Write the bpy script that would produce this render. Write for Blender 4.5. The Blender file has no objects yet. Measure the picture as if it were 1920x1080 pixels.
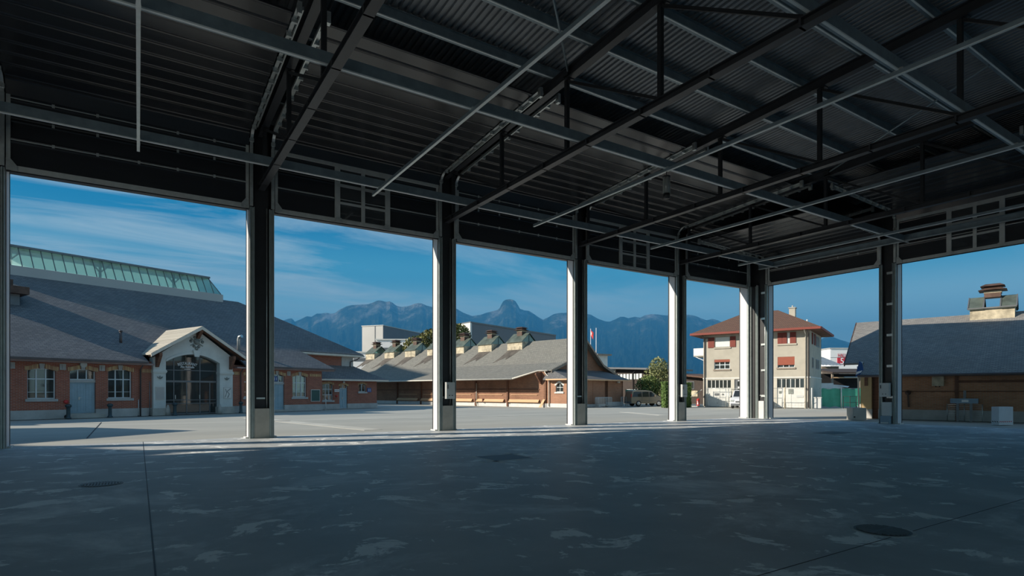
import bpy, bmesh, math, random
from mathutils import Vector, Matrix
random.seed(7)
R = math.radians
SC = bpy.context.scene
COL = SC.collection

# ------------------------------------------------------------------ camera, sky, sun, exposure
# world axes: x runs along the yard-side door wall, y points out to the yard, z up
TH = 0.5764991
EYE = Vector((0, 0, 1.7))
cam_d = bpy.data.cameras.new('camera')
cam = bpy.data.objects.new('camera', cam_d)
COL.objects.link(cam)
cam.location = EYE
cam.rotation_euler = (R(90), 0, -TH)
cam_d.sensor_width = 36.0
cam_d.lens = 1077.6 / 1920 * 36
cam_d.shift_y = (733.9 - 540) / 1920
cam_d.clip_end = 40000
SC.camera = cam

SC.view_settings.view_transform = 'Standard'
SC.view_settings.look = 'None'
SC.view_settings.exposure = 0.0
SC.view_settings.gamma = 1.0
SC.view_settings.use_curve_mapping = False
SC.cycles.use_denoising = True
SC.cycles.max_bounces = 10
SC.cycles.diffuse_bounces = 5
SC.cycles.transparent_max_bounces = 16

SUN_AZ, SUN_EL = R(17), R(25)
sd = bpy.data.lights.new('sun', 'SUN')
sd.energy = 5.6
sd.angle = R(0.53)
sd.color = (1.0, 0.9, 0.76)
sun = bpy.data.objects.new('sun', sd)
COL.objects.link(sun)
sun.location = (-40, 30, 40)
sun.rotation_euler = Vector((math.cos(SUN_AZ) * math.cos(SUN_EL), -math.sin(SUN_AZ) * math.cos(SUN_EL), -math.sin(SUN_EL))).to_track_quat('-Z', 'Y').to_euler()


def make_world():
    w = bpy.data.worlds.new('sky')
    SC.world = w
    w.use_nodes = True
    nt = w.node_tree
    N, L = nt.nodes, nt.links
    N.clear()
    out = N.new('ShaderNodeOutputWorld')
    bg = N.new('ShaderNodeBackground')
    tc = N.new('ShaderNodeTexCoord')
    sep = N.new('ShaderNodeSeparateXYZ')
    L.new(tc.outputs['Generated'], sep.inputs[0])
    ramp = N.new('ShaderNodeValToRGB')
    ramp.color_ramp.interpolation = 'EASE'
    e = ramp.color_ramp.elements
    e[0].position, e[0].color = 0.0, (0.50, 0.78, 0.86, 1)
    e[1].position, e[1].color = 0.75, (0.03, 0.15, 0.34, 1)
    for p, c in ((0.13, (0.32, 0.62, 0.76, 1)), (0.195, (0.07, 0.37, 0.58, 1)), (0.27, (0.006, 0.215, 0.44, 1)), (0.42, (0.009, 0.185, 0.42, 1))):
        k = ramp.color_ramp.elements.new(p)
        k.color = c
    L.new(sep.outputs['Z'], ramp.inputs[0])
    # thin high clouds: direction projected on a flat layer overhead, streaked
    zc = N.new('ShaderNodeMath'); zc.operation = 'MAXIMUM'; zc.inputs[1].default_value = 0.0
    L.new(sep.outputs['Z'], zc.inputs[0])
    za = N.new('ShaderNodeMath'); za.operation = 'ADD'; za.inputs[1].default_value = 0.10
    L.new(zc.outputs[0], za.inputs[0])
    dx = N.new('ShaderNodeMath'); dx.operation = 'DIVIDE'
    dy = N.new('ShaderNodeMath'); dy.operation = 'DIVIDE'
    L.new(sep.outputs['X'], dx.inputs[0]); L.new(za.outputs[0], dx.inputs[1])
    L.new(sep.outputs['Y'], dy.inputs[0]); L.new(za.outputs[0], dy.inputs[1])
    cmb = N.new('ShaderNodeCombineXYZ')
    L.new(dx.outputs[0], cmb.inputs[0]); L.new(dy.outputs[0], cmb.inputs[1])
    mp = N.new('ShaderNodeMapping')
    mp.inputs['Rotation'].default_value = (0, 0, R(25))
    mp.inputs['Scale'].default_value = (0.55, 1.25, 1)
    mp.inputs['Location'].default_value = (0.9, 0.55, 0)
    L.new(cmb.outputs[0], mp.inputs[0])
    n1 = N.new('ShaderNodeTexNoise')
    n1.inputs['Scale'].default_value = 1.3; n1.inputs['Detail'].default_value = 9; n1.inputs['Roughness'].default_value = 0.62
    n1.inputs['Distortion'].default_value = 0.7
    L.new(mp.outputs[0], n1.inputs['Vector'])
    cr = N.new('ShaderNodeValToRGB')
    cr.color_ramp.elements[0].position = 0.43; cr.color_ramp.elements[0].color = (0, 0, 0, 1)
    cr.color_ramp.elements[1].position = 0.68; cr.color_ramp.elements[1].color = (1, 1, 1, 1)
    L.new(n1.outputs['Fac'], cr.inputs[0])
    # fewer clouds towards +x and low over the mountains
    mr = N.new('ShaderNodeMapRange')
    mr.inputs['From Min'].default_value = 0.25; mr.inputs['From Max'].default_value = 0.9
    mr.inputs['To Min'].default_value = 0.85; mr.inputs['To Max'].default_value = 0.10
    L.new(sep.outputs['X'], mr.inputs['Value'])
    mul = N.new('ShaderNodeMath'); mul.operation = 'MULTIPLY'
    L.new(cr.outputs[0], mul.inputs[0]); L.new(mr.outputs[0], mul.inputs[1])
    mix = N.new('ShaderNodeMix'); mix.data_type = 'RGBA'
    L.new(mul.outputs[0], mix.inputs['Factor'])
    L.new(ramp.outputs[0], mix.inputs['A'])
    mix.inputs['B'].default_value = (0.56, 0.70, 0.76, 1)
    L.new(mix.outputs['Result'], bg.inputs['Color'])
    bg.inputs['Strength'].default_value = 1.0
    L.new(bg.outputs[0], out.inputs[0])


make_world()


def at(px, py, Y):
    """the point that lies Y metres deep along the viewing axis behind pixel (px, py) of the 1920 x 1080 frame"""
    X = (px - 960) / 1077.6 * Y
    c, s = math.cos(TH), math.sin(TH)
    return Vector((X * c + Y * s, -X * s + Y * c, 1.7 - (py - 733.9) / 1077.6 * Y))


# ------------------------------------------------------------------ materials
def new_mat(name):
    m = bpy.data.materials.new(name)
    m.use_nodes = True
    nt = m.node_tree
    b = nt.nodes.get('Principled BSDF')
    return m, nt, b


def mat(name, col, rough=0.6, metal=0.0, var=0.15, scale=3.0, bump=0.0, spec=0.5, stretch=None):
    """plain surface with a cloudy procedural variation of its colour"""
    m, nt, b = new_mat(name)
    N, L = nt.nodes, nt.links
    tc = N.new('ShaderNodeTexCoord')
    src = tc.outputs['Object']
    if stretch:
        mp = N.new('ShaderNodeMapping'); mp.inputs['Scale'].default_value = stretch
        L.new(src, mp.inputs[0]); src = mp.outputs[0]
    n = N.new('ShaderNodeTexNoise')
    n.inputs['Scale'].default_value = scale; n.inputs['Detail'].default_value = 6; n.inputs['Roughness'].default_value = 0.6
    L.new(src, n.inputs['Vector'])
    r = N.new('ShaderNodeValToRGB')
    r.color_ramp.elements[0].position = 0.3; r.color_ramp.elements[1].position = 0.7
    r.color_ramp.elements[0].color = tuple(c * (1 - var) for c in col) + (1,)
    r.color_ramp.elements[1].color = tuple(min(1, c * (1 + var)) for c in col) + (1,)
    L.new(n.outputs['Fac'], r.inputs[0])
    L.new(r.outputs[0], b.inputs['Base Color'])
    b.inputs['Roughness'].default_value = rough
    b.inputs['Metallic'].default_value = metal
    b.inputs['Specular IOR Level'].default_value = spec
    if bump:
        bp = N.new('ShaderNodeBump'); bp.inputs['Strength'].default_value = bump; bp.inputs['Distance'].default_value = 0.02
        L.new(n.outputs['Fac'], bp.inputs['Height']); L.new(bp.outputs[0], b.inputs['Normal'])
    return m


def courses(name, c1, c2, mortar, w, h, msize=0.01, rough=0.8, dirt=0.35, dirt_col=(0.1, 0.09, 0.08), dscale=0.5, bump=0.3, slope=False):
    """brick courses or slates: rows follow the height, columns follow the horizontal direction of the surface"""
    m, nt, b = new_mat(name)
    N, L = nt.nodes, nt.links
    tc = N.new('ShaderNodeTexCoord')
    sp = N.new('ShaderNodeSeparateXYZ'); L.new(tc.outputs['Object'], sp.inputs[0])
    cm = N.new('ShaderNodeCombineXYZ')
    if slope:
        L.new(sp.outputs['X'], cm.inputs[0])
    else:
        ad = N.new('ShaderNodeMath'); ad.operation = 'ADD'
        L.new(sp.outputs['X'], ad.inputs[0]); L.new(sp.outputs['Y'], ad.inputs[1])
        L.new(ad.outputs[0], cm.inputs[0])
    L.new(sp.outputs['Z'], cm.inputs[1])
    t = N.new('ShaderNodeTexBrick')
    t.inputs['Color1'].default_value = c1 + (1,); t.inputs['Color2'].default_value = c2 + (1,); t.inputs['Mortar'].default_value = mortar + (1,)
    t.inputs['Scale'].default_value = 1; t.inputs['Mortar Size'].default_value = msize
    t.inputs['Brick Width'].default_value = w; t.inputs['Row Height'].default_value = h
    L.new(cm.outputs[0], t.inputs['Vector'])
    n = N.new('ShaderNodeTexNoise'); n.inputs['Scale'].default_value = dscale; n.inputs['Detail'].default_value = 8; n.inputs['Roughness'].default_value = 0.65
    L.new(tc.outputs['Object'], n.inputs['Vector'])
    r = N.new('ShaderNodeValToRGB'); r.color_ramp.elements[0].position = 0.42; r.color_ramp.elements[1].position = 0.68
    L.new(n.outputs['Fac'], r.inputs[0])
    ml = N.new('ShaderNodeMath'); ml.operation = 'MULTIPLY'; ml.inputs[1].default_value = dirt
    L.new(r.outputs[0], ml.inputs[0])
    mx = N.new('ShaderNodeMix'); mx.data_type = 'RGBA'
    L.new(ml.outputs[0], mx.inputs['Factor']); L.new(t.outputs['Color'], mx.inputs['A']); mx.inputs['B'].default_value = dirt_col + (1,)
    L.new(mx.outputs['Result'], b.inputs['Base Color'])
    b.inputs['Roughness'].default_value = rough
    bp = N.new('ShaderNodeBump'); bp.inputs['Strength'].default_value = bump; bp.inputs['Distance'].default_value = 0.02; bp.invert = True
    L.new(t.outputs['Fac'], bp.inputs['Height']); L.new(bp.outputs[0], b.inputs['Normal'])
    return m


def glass(name, tint, clear=0.5, rough=0.03):
    m, nt, b = new_mat(name)
    N, L = nt.nodes, nt.links
    N.remove(b)
    out = [n for n in N if n.type == 'OUTPUT_MATERIAL'][0]
    tr = N.new('ShaderNodeBsdfTransparent'); tr.inputs[0].default_value = tint + (1,)
    di = N.new('ShaderNodeBsdfDiffuse'); di.inputs[0].default_value = tuple(c * 0.25 for c in tint) + (1,)
    gl = N.new('ShaderNodeBsdfGlossy'); gl.inputs['Roughness'].default_value = rough
    fr = N.new('ShaderNodeFresnel'); fr.inputs[0].default_value = 1.7
    tc = N.new('ShaderNodeTexCoord'); n = N.new('ShaderNodeTexNoise'); n.inputs['Scale'].default_value = 1.5
    L.new(tc.outputs['Object'], n.inputs['Vector'])
    bp = N.new('ShaderNodeBump'); bp.inputs['Strength'].default_value = 0.04; bp.inputs['Distance'].default_value = 0.02
    L.new(n.outputs['Fac'], bp.inputs['Height']); L.new(bp.outputs[0], gl.inputs['Normal'])
    m1 = N.new('ShaderNodeMixShader'); m1.inputs[0].default_value = clear
    L.new(di.outputs[0], m1.inputs[1]); L.new(tr.outputs[0], m1.inputs[2])
    m2 = N.new('ShaderNodeMixShader')
    L.new(fr.outputs[0], m2.inputs[0]); L.new(m1.outputs[0], m2.inputs[1]); L.new(gl.outputs[0], m2.inputs[2])
    L.new(m2.outputs[0], out.inputs[0])
    return m


def frosted(name, tint):
    m, nt, b = new_mat(name)
    N, L = nt.nodes, nt.links
    N.remove(b)
    out = [n for n in N if n.type == 'OUTPUT_MATERIAL'][0]
    tr = N.new('ShaderNodeBsdfTransparent'); tr.inputs[0].default_value = tint + (1,)
    tl = N.new('ShaderNodeBsdfTranslucent'); tl.inputs[0].default_value = tint + (1,)
    gl = N.new('ShaderNodeBsdfGlossy'); gl.inputs['Roughness'].default_value = 0.15
    m1 = N.new('ShaderNodeMixShader'); m1.inputs[0].default_value = 0.4
    L.new(tr.outputs[0], m1.inputs[1]); L.new(tl.outputs[0], m1.inputs[2])
    m2 = N.new('ShaderNodeMixShader'); m2.inputs[0].default_value = 0.12
    L.new(m1.outputs[0], m2.inputs[1]); L.new(gl.outputs[0], m2.inputs[2])
    L.new(m2.outputs[0], out.inputs[0])
    return m


def floor_mat():
    """worn trowelled concrete: fine mottling, pale worn patches, saw-cut joints"""
    m, nt, b = new_mat('hall_concrete')
    N, L = nt.nodes, nt.links
    tc = N.new('ShaderNodeTexCoord')

    def noise(scale, detail, rough, stretch=(1, 1, 1), rot=0, dist=0.0):
        mp = N.new('ShaderNodeMapping'); mp.inputs['Scale'].default_value = stretch; mp.inputs['Rotation'].default_value = (0, 0, rot)
        L.new(tc.outputs['Object'], mp.inputs[0])
        n = N.new('ShaderNodeTexNoise'); n.inputs['Scale'].default_value = scale; n.inputs['Detail'].default_value = detail
        n.inputs['Roughness'].default_value = rough; n.inputs['Distortion'].default_value = dist
        L.new(mp.outputs[0], n.inputs['Vector'])
        return n.outputs['Fac']

    def ramp(src, p0, p1, c0=(0, 0, 0), c1=(1, 1, 1)):
        r = N.new('ShaderNodeValToRGB')
        r.color_ramp.elements[0].position = p0; r.color_ramp.elements[1].position = p1
        r.color_ramp.elements[0].color = c0 + (1,); r.color_ramp.elements[1].color = c1 + (1,)
        L.new(src, r.inputs[0])
        return r.outputs[0]

    def mixc(f, a, bcol):
        x = N.new('ShaderNodeMix'); x.data_type = 'RGBA'
        L.new(f, x.inputs['Factor']); L.new(a, x.inputs['A']); x.inputs['B'].default_value = bcol + (1,)
        return x.outputs['Result']
    base = ramp(noise(0.45, 9, 0.65), 0.3, 0.72, (0.37, 0.40, 0.41), (0.56, 0.58, 0.58))
    worn = ramp(noise(1.25, 8, 0.66, (1.0, 1.0, 1), 0.3, 0.5), 0.57, 0.605)
    worn2 = ramp(noise(0.30, 9, 0.68, (1.0, 1.2, 1), 0.4, 0.4), 0.53, 0.66)
    c = mixc(worn, base, (0.97, 0.98, 0.95))
    c = mixc(worn2, c, (0.84, 0.86, 0.85))
    L.new(c, b.inputs['Base Color'])
    b.inputs['Roughness'].default_value = 0.55
    b.inputs['Specular IOR Level'].default_value = 0.35
    bp = N.new('ShaderNodeBump'); bp.inputs['Strength'].default_value = 0.15; bp.inputs['Distance'].default_value = 0.01
    L.new(noise(18, 4, 0.6), bp.inputs['Height']); L.new(bp.outputs[0], b.inputs['Normal'])
    return m


def yard_mat():
    m, nt, b = new_mat('yard_asphalt')
    N, L = nt.nodes, nt.links
    tc = N.new('ShaderNodeTexCoord')
    n = N.new('ShaderNodeTexNoise'); n.inputs['Scale'].default_value = 0.16; n.inputs['Detail'].default_value = 10; n.inputs['Roughness'].default_value = 0.7
    mp = N.new('ShaderNodeMapping'); mp.inputs['Rotation'].default_value = (0, 0, R(33)); mp.inputs['Scale'].default_value = (0.5, 1.6, 1)
    L.new(tc.outputs['Object'], mp.inputs[0]); L.new(mp.outputs[0], n.inputs['Vector'])
    r = N.new('ShaderNodeValToRGB'); r.color_ramp.elements[0].position = 0.3; r.color_ramp.elements[1].position = 0.72
    r.color_ramp.elements[0].color = (0.33, 0.335, 0.305, 1); r.color_ramp.elements[1].color = (0.48, 0.48, 0.43, 1)
    L.new(n.outputs['Fac'], r.inputs[0]); L.new(r.outputs[0], b.inputs['Base Color'])
    b.inputs['Roughness'].default_value = 0.85
    return m


def mountain_mat():
    """forest on the lower slopes, grass and pale rock where it is steep and high"""
    m, nt, b = new_mat('mountain_rock_and_forest')
    N, L = nt.nodes, nt.links
    tc = N.new('ShaderNodeTexCoord')
    n = N.new('ShaderNodeTexNoise'); n.inputs['Scale'].default_value = 0.0035; n.inputs['Detail'].default_value = 12; n.inputs['Roughness'].default_value = 0.7
    mp = N.new('ShaderNodeMapping'); mp.inputs['Scale'].default_value = (1, 1, 0.45)
    L.new(tc.outputs['Object'], mp.inputs[0]); L.new(mp.outputs[0], n.inputs['Vector'])
    sp = N.new('ShaderNodeSeparateXYZ'); L.new(tc.outputs['Object'], sp.inputs[0])
    mr = N.new('ShaderNodeMapRange'); mr.inputs['From Min'].default_value = 250; mr.inputs['From Max'].default_value = 1300
    mr.inputs['To Min'].default_value = -0.20; mr.inputs['To Max'].default_value = 0.12
    L.new(sp.outputs['Z'], mr.inputs['Value'])
    ad = N.new('ShaderNodeMath'); ad.operation = 'ADD'; L.new(n.outputs['Fac'], ad.inputs[0]); L.new(mr.outputs[0], ad.inputs[1])
    r = N.new('ShaderNodeValToRGB')
    r.color_ramp.elements[0].position = 0.38; r.color_ramp.elements[0].color = (0.02, 0.035, 0.03, 1)
    r.color_ramp.elements[1].position = 0.72; r.color_ramp.elements[1].color = (0.42, 0.40, 0.36, 1)
    k = r.color_ramp.elements.new(0.53); k.color = (0.045, 0.065, 0.035, 1)
    k = r.color_ramp.elements.new(0.60); k.color = (0.13, 0.14, 0.09, 1)
    L.new(ad.outputs[0], r.inputs[0]); L.new(r.outputs[0], b.inputs['Base Color'])
    n2 = N.new('ShaderNodeTexNoise'); n2.inputs['Scale'].default_value = 0.006; n2.inputs['Detail'].default_value = 10; n2.inputs['Roughness'].default_value = 0.7
    L.new(mp.outputs[0], n2.inputs['Vector'])
    bp = N.new('ShaderNodeBump'); bp.inputs['Strength'].default_value = 0.9; bp.inputs['Distance'].default_value = 180
    L.new(n2.outputs['Fac'], bp.inputs['Height']); L.new(bp.outputs[0], b.inputs['Normal'])
    b.inputs['Roughness'].default_value = 0.95; b.inputs['Specular IOR Level'].default_value = 0.1
    return m


M = {}
M['floor'] = floor_mat()
M['yard'] = yard_mat()
M['mountain'] = mountain_mat()
M['anthracite'] = mat('anthracite_steel', (0.035, 0.037, 0.042), 0.42, 0.0, 0.15, 2.0)
M['black_steel'] = mat('black_steel', (0.022, 0.023, 0.026), 0.5, 0.0, 0.2, 2.0)
M['beam'] = mat('blue_grey_galvanised', (0.24, 0.30, 0.33), 0.42, 0.45, 0.2, 2.5)
M['edge'] = mat('flange_highlight', (0.78, 0.82, 0.80), 0.45, 0.1, 0.08, 4.0)  # pale colour stands in for the highlight along the steel flanges
M['galv'] = mat('galvanised', (0.55, 0.58, 0.57), 0.38, 0.7, 0.18, 6.0)
M['guide'] = mat('guide_galvanised', (0.42, 0.47, 0.46), 0.45, 0.35, 0.12, 4.0)
M['panel'] = mat('door_panel_paint', (0.022, 0.024, 0.028), 0.27, 0.0, 0.12, 1.5, spec=0.6, stretch=(0.3, 3, 3))
M['deck'] = mat('trapezoid_deck', (0.19, 0.205, 0.22), 0.4, 0.25, 0.15, 1.5)
M['alu'] = mat('brushed_aluminium', (0.52, 0.54, 0.52), 0.42, 0.15, 0.1, 5.0)
M['jamb'] = mat('jamb_white_paint', (0.66, 0.66, 0.68), 0.5, 0.0, 0.03, 1.0)
M['jamb_dark'] = mat('jamb_grey_paint', (0.20, 0.24, 0.28), 0.4, 0.2, 0.06, 1.0)
M['concrete'] = mat('concrete', (0.42, 0.41, 0.37), 0.85, 0, 0.14, 2.2, 0.2)
M['concrete_light'] = mat('light_concrete', (0.62, 0.62, 0.60), 0.85, 0, 0.1, 2.2, 0.2)
M['plinth_grey'] = mat('plinth_render', (0.44, 0.44, 0.42), 0.9, 0, 0.15, 1.3, 0.2)
M['cabinet'] = mat('cabinet_grey', (0.55, 0.57, 0.56), 0.5, 0, 0.05, 3.0)
M['black_plastic'] = mat('black_plastic', (0.02, 0.02, 0.022), 0.5, 0, 0.1, 5.0)
M['brick'] = courses('red_brick', (0.42, 0.115, 0.06), (0.30, 0.075, 0.04), (0.36, 0.25, 0.2), 0.26, 0.08, 0.012, 0.85, 0.35, (0.16, 0.06, 0.04), 0.8)
M['brick_brown'] = courses('brown_brick', (0.34, 0.15, 0.08), (0.24, 0.10, 0.055), (0.3, 0.21, 0.15), 0.26, 0.08, 0.012, 0.85, 0.4, (0.12, 0.06, 0.035), 0.7)
M['brick_right'] = courses('warm_brick', (0.52, 0.25, 0.13), (0.40, 0.18, 0.09), (0.4, 0.28, 0.2), 0.26, 0.08, 0.012, 0.85, 0.35, (0.2, 0.1, 0.06), 0.7)
M['brick_orange'] = courses('orange_brick', (0.44, 0.20, 0.11), (0.34, 0.15, 0.085), (0.4, 0.28, 0.2), 0.26, 0.08, 0.012, 0.85, 0.35, (0.2, 0.1, 0.06), 0.7)
M['arch_brick'] = courses('ochre_arch_brick', (0.74, 0.54, 0.27), (0.46, 0.22, 0.12), (0.25, 0.18, 0.12), 0.075, 0.6, 0.012, 0.85, 0.2, (0.2, 0.12, 0.07), 1.0)
M['slate'] = courses('slate_grey', (0.145, 0.147, 0.152), (0.22, 0.215, 0.21), (0.07, 0.07, 0.075), 0.30, 0.10, 0.012, 0.75, 0.5, (0.10, 0.095, 0.09), 0.25, 0.5, True)
M['slate_old'] = courses('slate_weathered', (0.20, 0.20, 0.178), (0.27, 0.265, 0.235), (0.07, 0.07, 0.062), 0.28, 0.10, 0.012, 0.8, 0.45, (0.20, 0.19, 0.16), 0.3, 0.5, True)
M['slate_right'] = courses('slate_fine_weathered', (0.22, 0.22, 0.215), (0.32, 0.31, 0.285), (0.10, 0.10, 0.10), 0.24, 0.062, 0.009, 0.8, 0.4, (0.16, 0.14, 0.12), 0.35, 0.5, True)
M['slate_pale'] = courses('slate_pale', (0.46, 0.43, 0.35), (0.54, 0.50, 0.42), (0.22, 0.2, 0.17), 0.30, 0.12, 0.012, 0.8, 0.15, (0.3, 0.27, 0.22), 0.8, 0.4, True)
M['tile'] = courses('brown_roof_tile', (0.22, 0.115, 0.07), (0.165, 0.088, 0.058), (0.07, 0.04, 0.03), 0.20, 0.10, 0.02, 0.8, 0.3, (0.12, 0.08, 0.06), 0.5, 0.8, True)
M['plaster_white'] = mat('portal_plaster', (0.60, 0.63, 0.60), 0.85, 0, 0.08, 1.5, 0.1)
M['plaster_house'] = mat('house_plaster', (0.45, 0.42, 0.35), 0.9, 0, 0.10, 0.9, 0.1)
M['plaster_side'] = mat('house_plaster_cream', (0.56, 0.53, 0.45), 0.9, 0, 0.07, 1.2, 0.1)
M['plaster_vent'] = mat('vent_plaster', (0.50, 0.44, 0.32), 0.9, 0, 0.5, 1.6, 0.2)
M['ochre'] = mat('ochre_board', (0.52, 0.38, 0.2), 0.8, 0, 0.08, 1.5)
M['wood_brown'] = mat('brown_timber', (0.16, 0.075, 0.045), 0.75, 0, 0.3, 3.0, 0.1, stretch=(1, 1, 6))
M['wood_grey'] = mat('grey_timber', (0.30, 0.25, 0.20), 0.85, 0, 0.3, 2.0, 0.1, stretch=(5, 5, 1))
M['plank'] = mat('pale_plank', (0.66, 0.42, 0.24), 0.75, 0, 0.15, 1.2, stretch=(0.5, 4, 8))
M['fascia'] = mat('eave_fascia', (0.30, 0.22, 0.2), 0.7, 0, 0.15, 2.0)
M['gutter'] = mat('pale_gutter', (0.62, 0.58, 0.5), 0.5, 0.1, 0.12, 2.0)
M['gutter_dark'] = mat('dark_gutter', (0.10, 0.085, 0.085), 0.5, 0.2, 0.2, 2.0)
M['door_blue'] = mat('pale_blue_door_paint', (0.30, 0.42, 0.48), 0.6, 0, 0.1, 2.0)
M['frame_white'] = mat('white_window_frame', (0.66, 0.72, 0.74), 0.5, 0, 0.05, 3.0)
M['frame_dark'] = mat('grey_metal_frame', (0.16, 0.17, 0.18), 0.4, 0.3, 0.1, 3.0)
M['frame_light'] = mat('light_metal_frame', (0.5, 0.5, 0.48), 0.4, 0.3, 0.1, 3.0)
M['glass'] = glass('window_glass', (0.8, 0.86, 0.84), 0.85)
M['glass_dark'] = glass('dark_glass', (0.28, 0.34, 0.34), 0.5)
M['glass_door'] = glass('door_window_glass', (0.3, 0.33, 0.35), 0.35)
M['frosted'] = frosted('lantern_glass', (0.78, 0.95, 0.93))
M['room_dark'] = mat('room_dark', (0.03, 0.03, 0.032), 0.9, 0, 0.4, 0.6)  # near-black colour stands in for the darkness of unlit interiors
M['curtain'] = mat('curtain_white', (0.7, 0.75, 0.72), 0.9, 0, 0.12, 4.0, stretch=(8, 8, 0.5))
M['curtain_gold'] = mat('curtain_gold', (0.75, 0.52, 0.22), 0.9, 0, 0.12, 4.0)
M['white'] = mat('white_paint', (0.78, 0.78, 0.77), 0.5, 0, 0.04, 2.0)
M['off_white'] = mat('off_white', (0.66, 0.66, 0.62), 0.6, 0, 0.08, 2.0)
M['red_paint'] = mat('red_paint', (0.55, 0.035, 0.03), 0.45, 0, 0.1, 3.0)
M['shutter_red'] = mat('dark_red_shutter', (0.22, 0.045, 0.03), 0.65, 0, 0.15, 2.0, stretch=(1, 1, 14))
M['blind_red'] = mat('red_brown_blind', (0.30, 0.075, 0.04), 0.65, 0, 0.15, 2.0, stretch=(1, 1, 14))
M['sign_blue'] = mat('sign_blue', (0.02, 0.09, 0.28), 0.4, 0, 0.05, 3.0)
M['board_green'] = mat('board_green', (0.025, 0.085, 0.075), 0.5, 0, 0.08, 3.0)
M['tarp_green'] = mat('green_tarp', (0.06, 0.36, 0.24), 0.6, 0, 0.18, 0.8, 0.2)
M['relief'] = mat('relief_stone', (0.22, 0.24, 0.22), 0.8, 0, 0.4, 6.0, 0.4)
M['bollard'] = mat('bollard_iron', (0.045, 0.075, 0.085), 0.45, 0.3, 0.15, 4.0)
M['grate'] = mat('dark_grate', (0.13, 0.14, 0.145), 0.5, 0.4, 0.2, 6.0)
M['iron'] = mat('cast_iron', (0.035, 0.036, 0.038), 0.55, 0.4, 0.2, 8.0)
M['slab_rim'] = mat('worn_white_paint', (0.60, 0.62, 0.60), 0.8, 0, 0.3, 5.0)
M['copper'] = mat('patina_copper', (0.10, 0.125, 0.105), 0.6, 0.2, 0.45, 1.1)
M['copper_brown'] = mat('rusty_sheet', (0.10, 0.06, 0.045), 0.65, 0.2, 0.4, 2.0)
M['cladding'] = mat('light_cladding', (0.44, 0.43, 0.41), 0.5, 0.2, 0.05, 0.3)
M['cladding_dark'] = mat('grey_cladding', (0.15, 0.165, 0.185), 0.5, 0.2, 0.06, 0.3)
M['leaf_green'] = mat('leaves_green', (0.11, 0.16, 0.04), 0.7, 0, 0.5, 0.9)
M['leaf_olive'] = mat('leaves_olive', (0.20, 0.19, 0.055), 0.7, 0, 0.6, 0.5)
M['leaf_pale'] = mat('leaves_pale', (0.22, 0.24, 0.10), 0.7, 0, 0.45, 0.9)
M['hedge'] = mat('hedge_green', (0.10, 0.17, 0.04), 0.7, 0, 0.5, 1.2)
M['bark'] = mat('bark', (0.12, 0.09, 0.06), 0.9, 0, 0.3, 4.0)
M['grass'] = mat('far_meadow', (0.10, 0.14, 0.06), 0.95, 0, 0.3, 0.02)
M['car_beige'] = mat('beige_car_paint', (0.33, 0.27, 0.20), 0.3, 0.4, 0.04, 1.0)
M['car_white'] = mat('white_car_paint', (0.72, 0.74, 0.76), 0.3, 0.0, 0.03, 1.0)
M['rubber'] = mat('rubber', (0.02, 0.02, 0.02), 0.8, 0, 0.2, 8.0)
M['rim'] = mat('wheel_rim', (0.55, 0.55, 0.53), 0.35, 0.6, 0.1, 8.0)
M['corrugated'] = mat('corrugated_sheet', (0.33, 0.36, 0.37), 0.4, 0.5, 0.2, 1.0)
M['lamp_body'] = mat('lamp_housing', (0.32, 0.33, 0.31), 0.35, 0.2, 0.1, 5.0)
M['blue_box'] = mat('blue_grey_box', (0.22, 0.31, 0.38), 0.5, 0, 0.08, 4.0)
M['letter_white'] = mat('white_lettering', (0.85, 0.86, 0.86), 0.5, 0, 0.02, 4.0)
M['letter_red'] = mat('red_lettering', (0.52, 0.03, 0.05), 0.5, 0, 0.04, 4.0)
M['dark_boards'] = mat('dark_stained_boards', (0.055, 0.042, 0.036), 0.85, 0, 0.3, 2.0, stretch=(5, 5, 1))
M['blind_grey'] = mat('grey_brown_blind', (0.16, 0.15, 0.13), 0.6, 0, 0.15, 2.0)
M['barrier'] = mat('zinc_barrier', (0.62, 0.66, 0.66), 0.5, 0.15, 0.1, 4.0)
M['soot'] = mat('brown_soot_stain', (0.10, 0.088, 0.075), 0.85, 0, 0.45, 1.2)
M['tarp_dark'] = mat('dark_green_tarp', (0.02, 0.22, 0.15), 0.6, 0, 0.15, 1.0)
M['car_glass'] = mat('car_window', (0.025, 0.03, 0.035), 0.08, 0, 0.1, 1.0)
M['teal_box'] = mat('pale_block_paint', (0.58, 0.62, 0.66), 0.7, 0, 0.06, 2.0)


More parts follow.
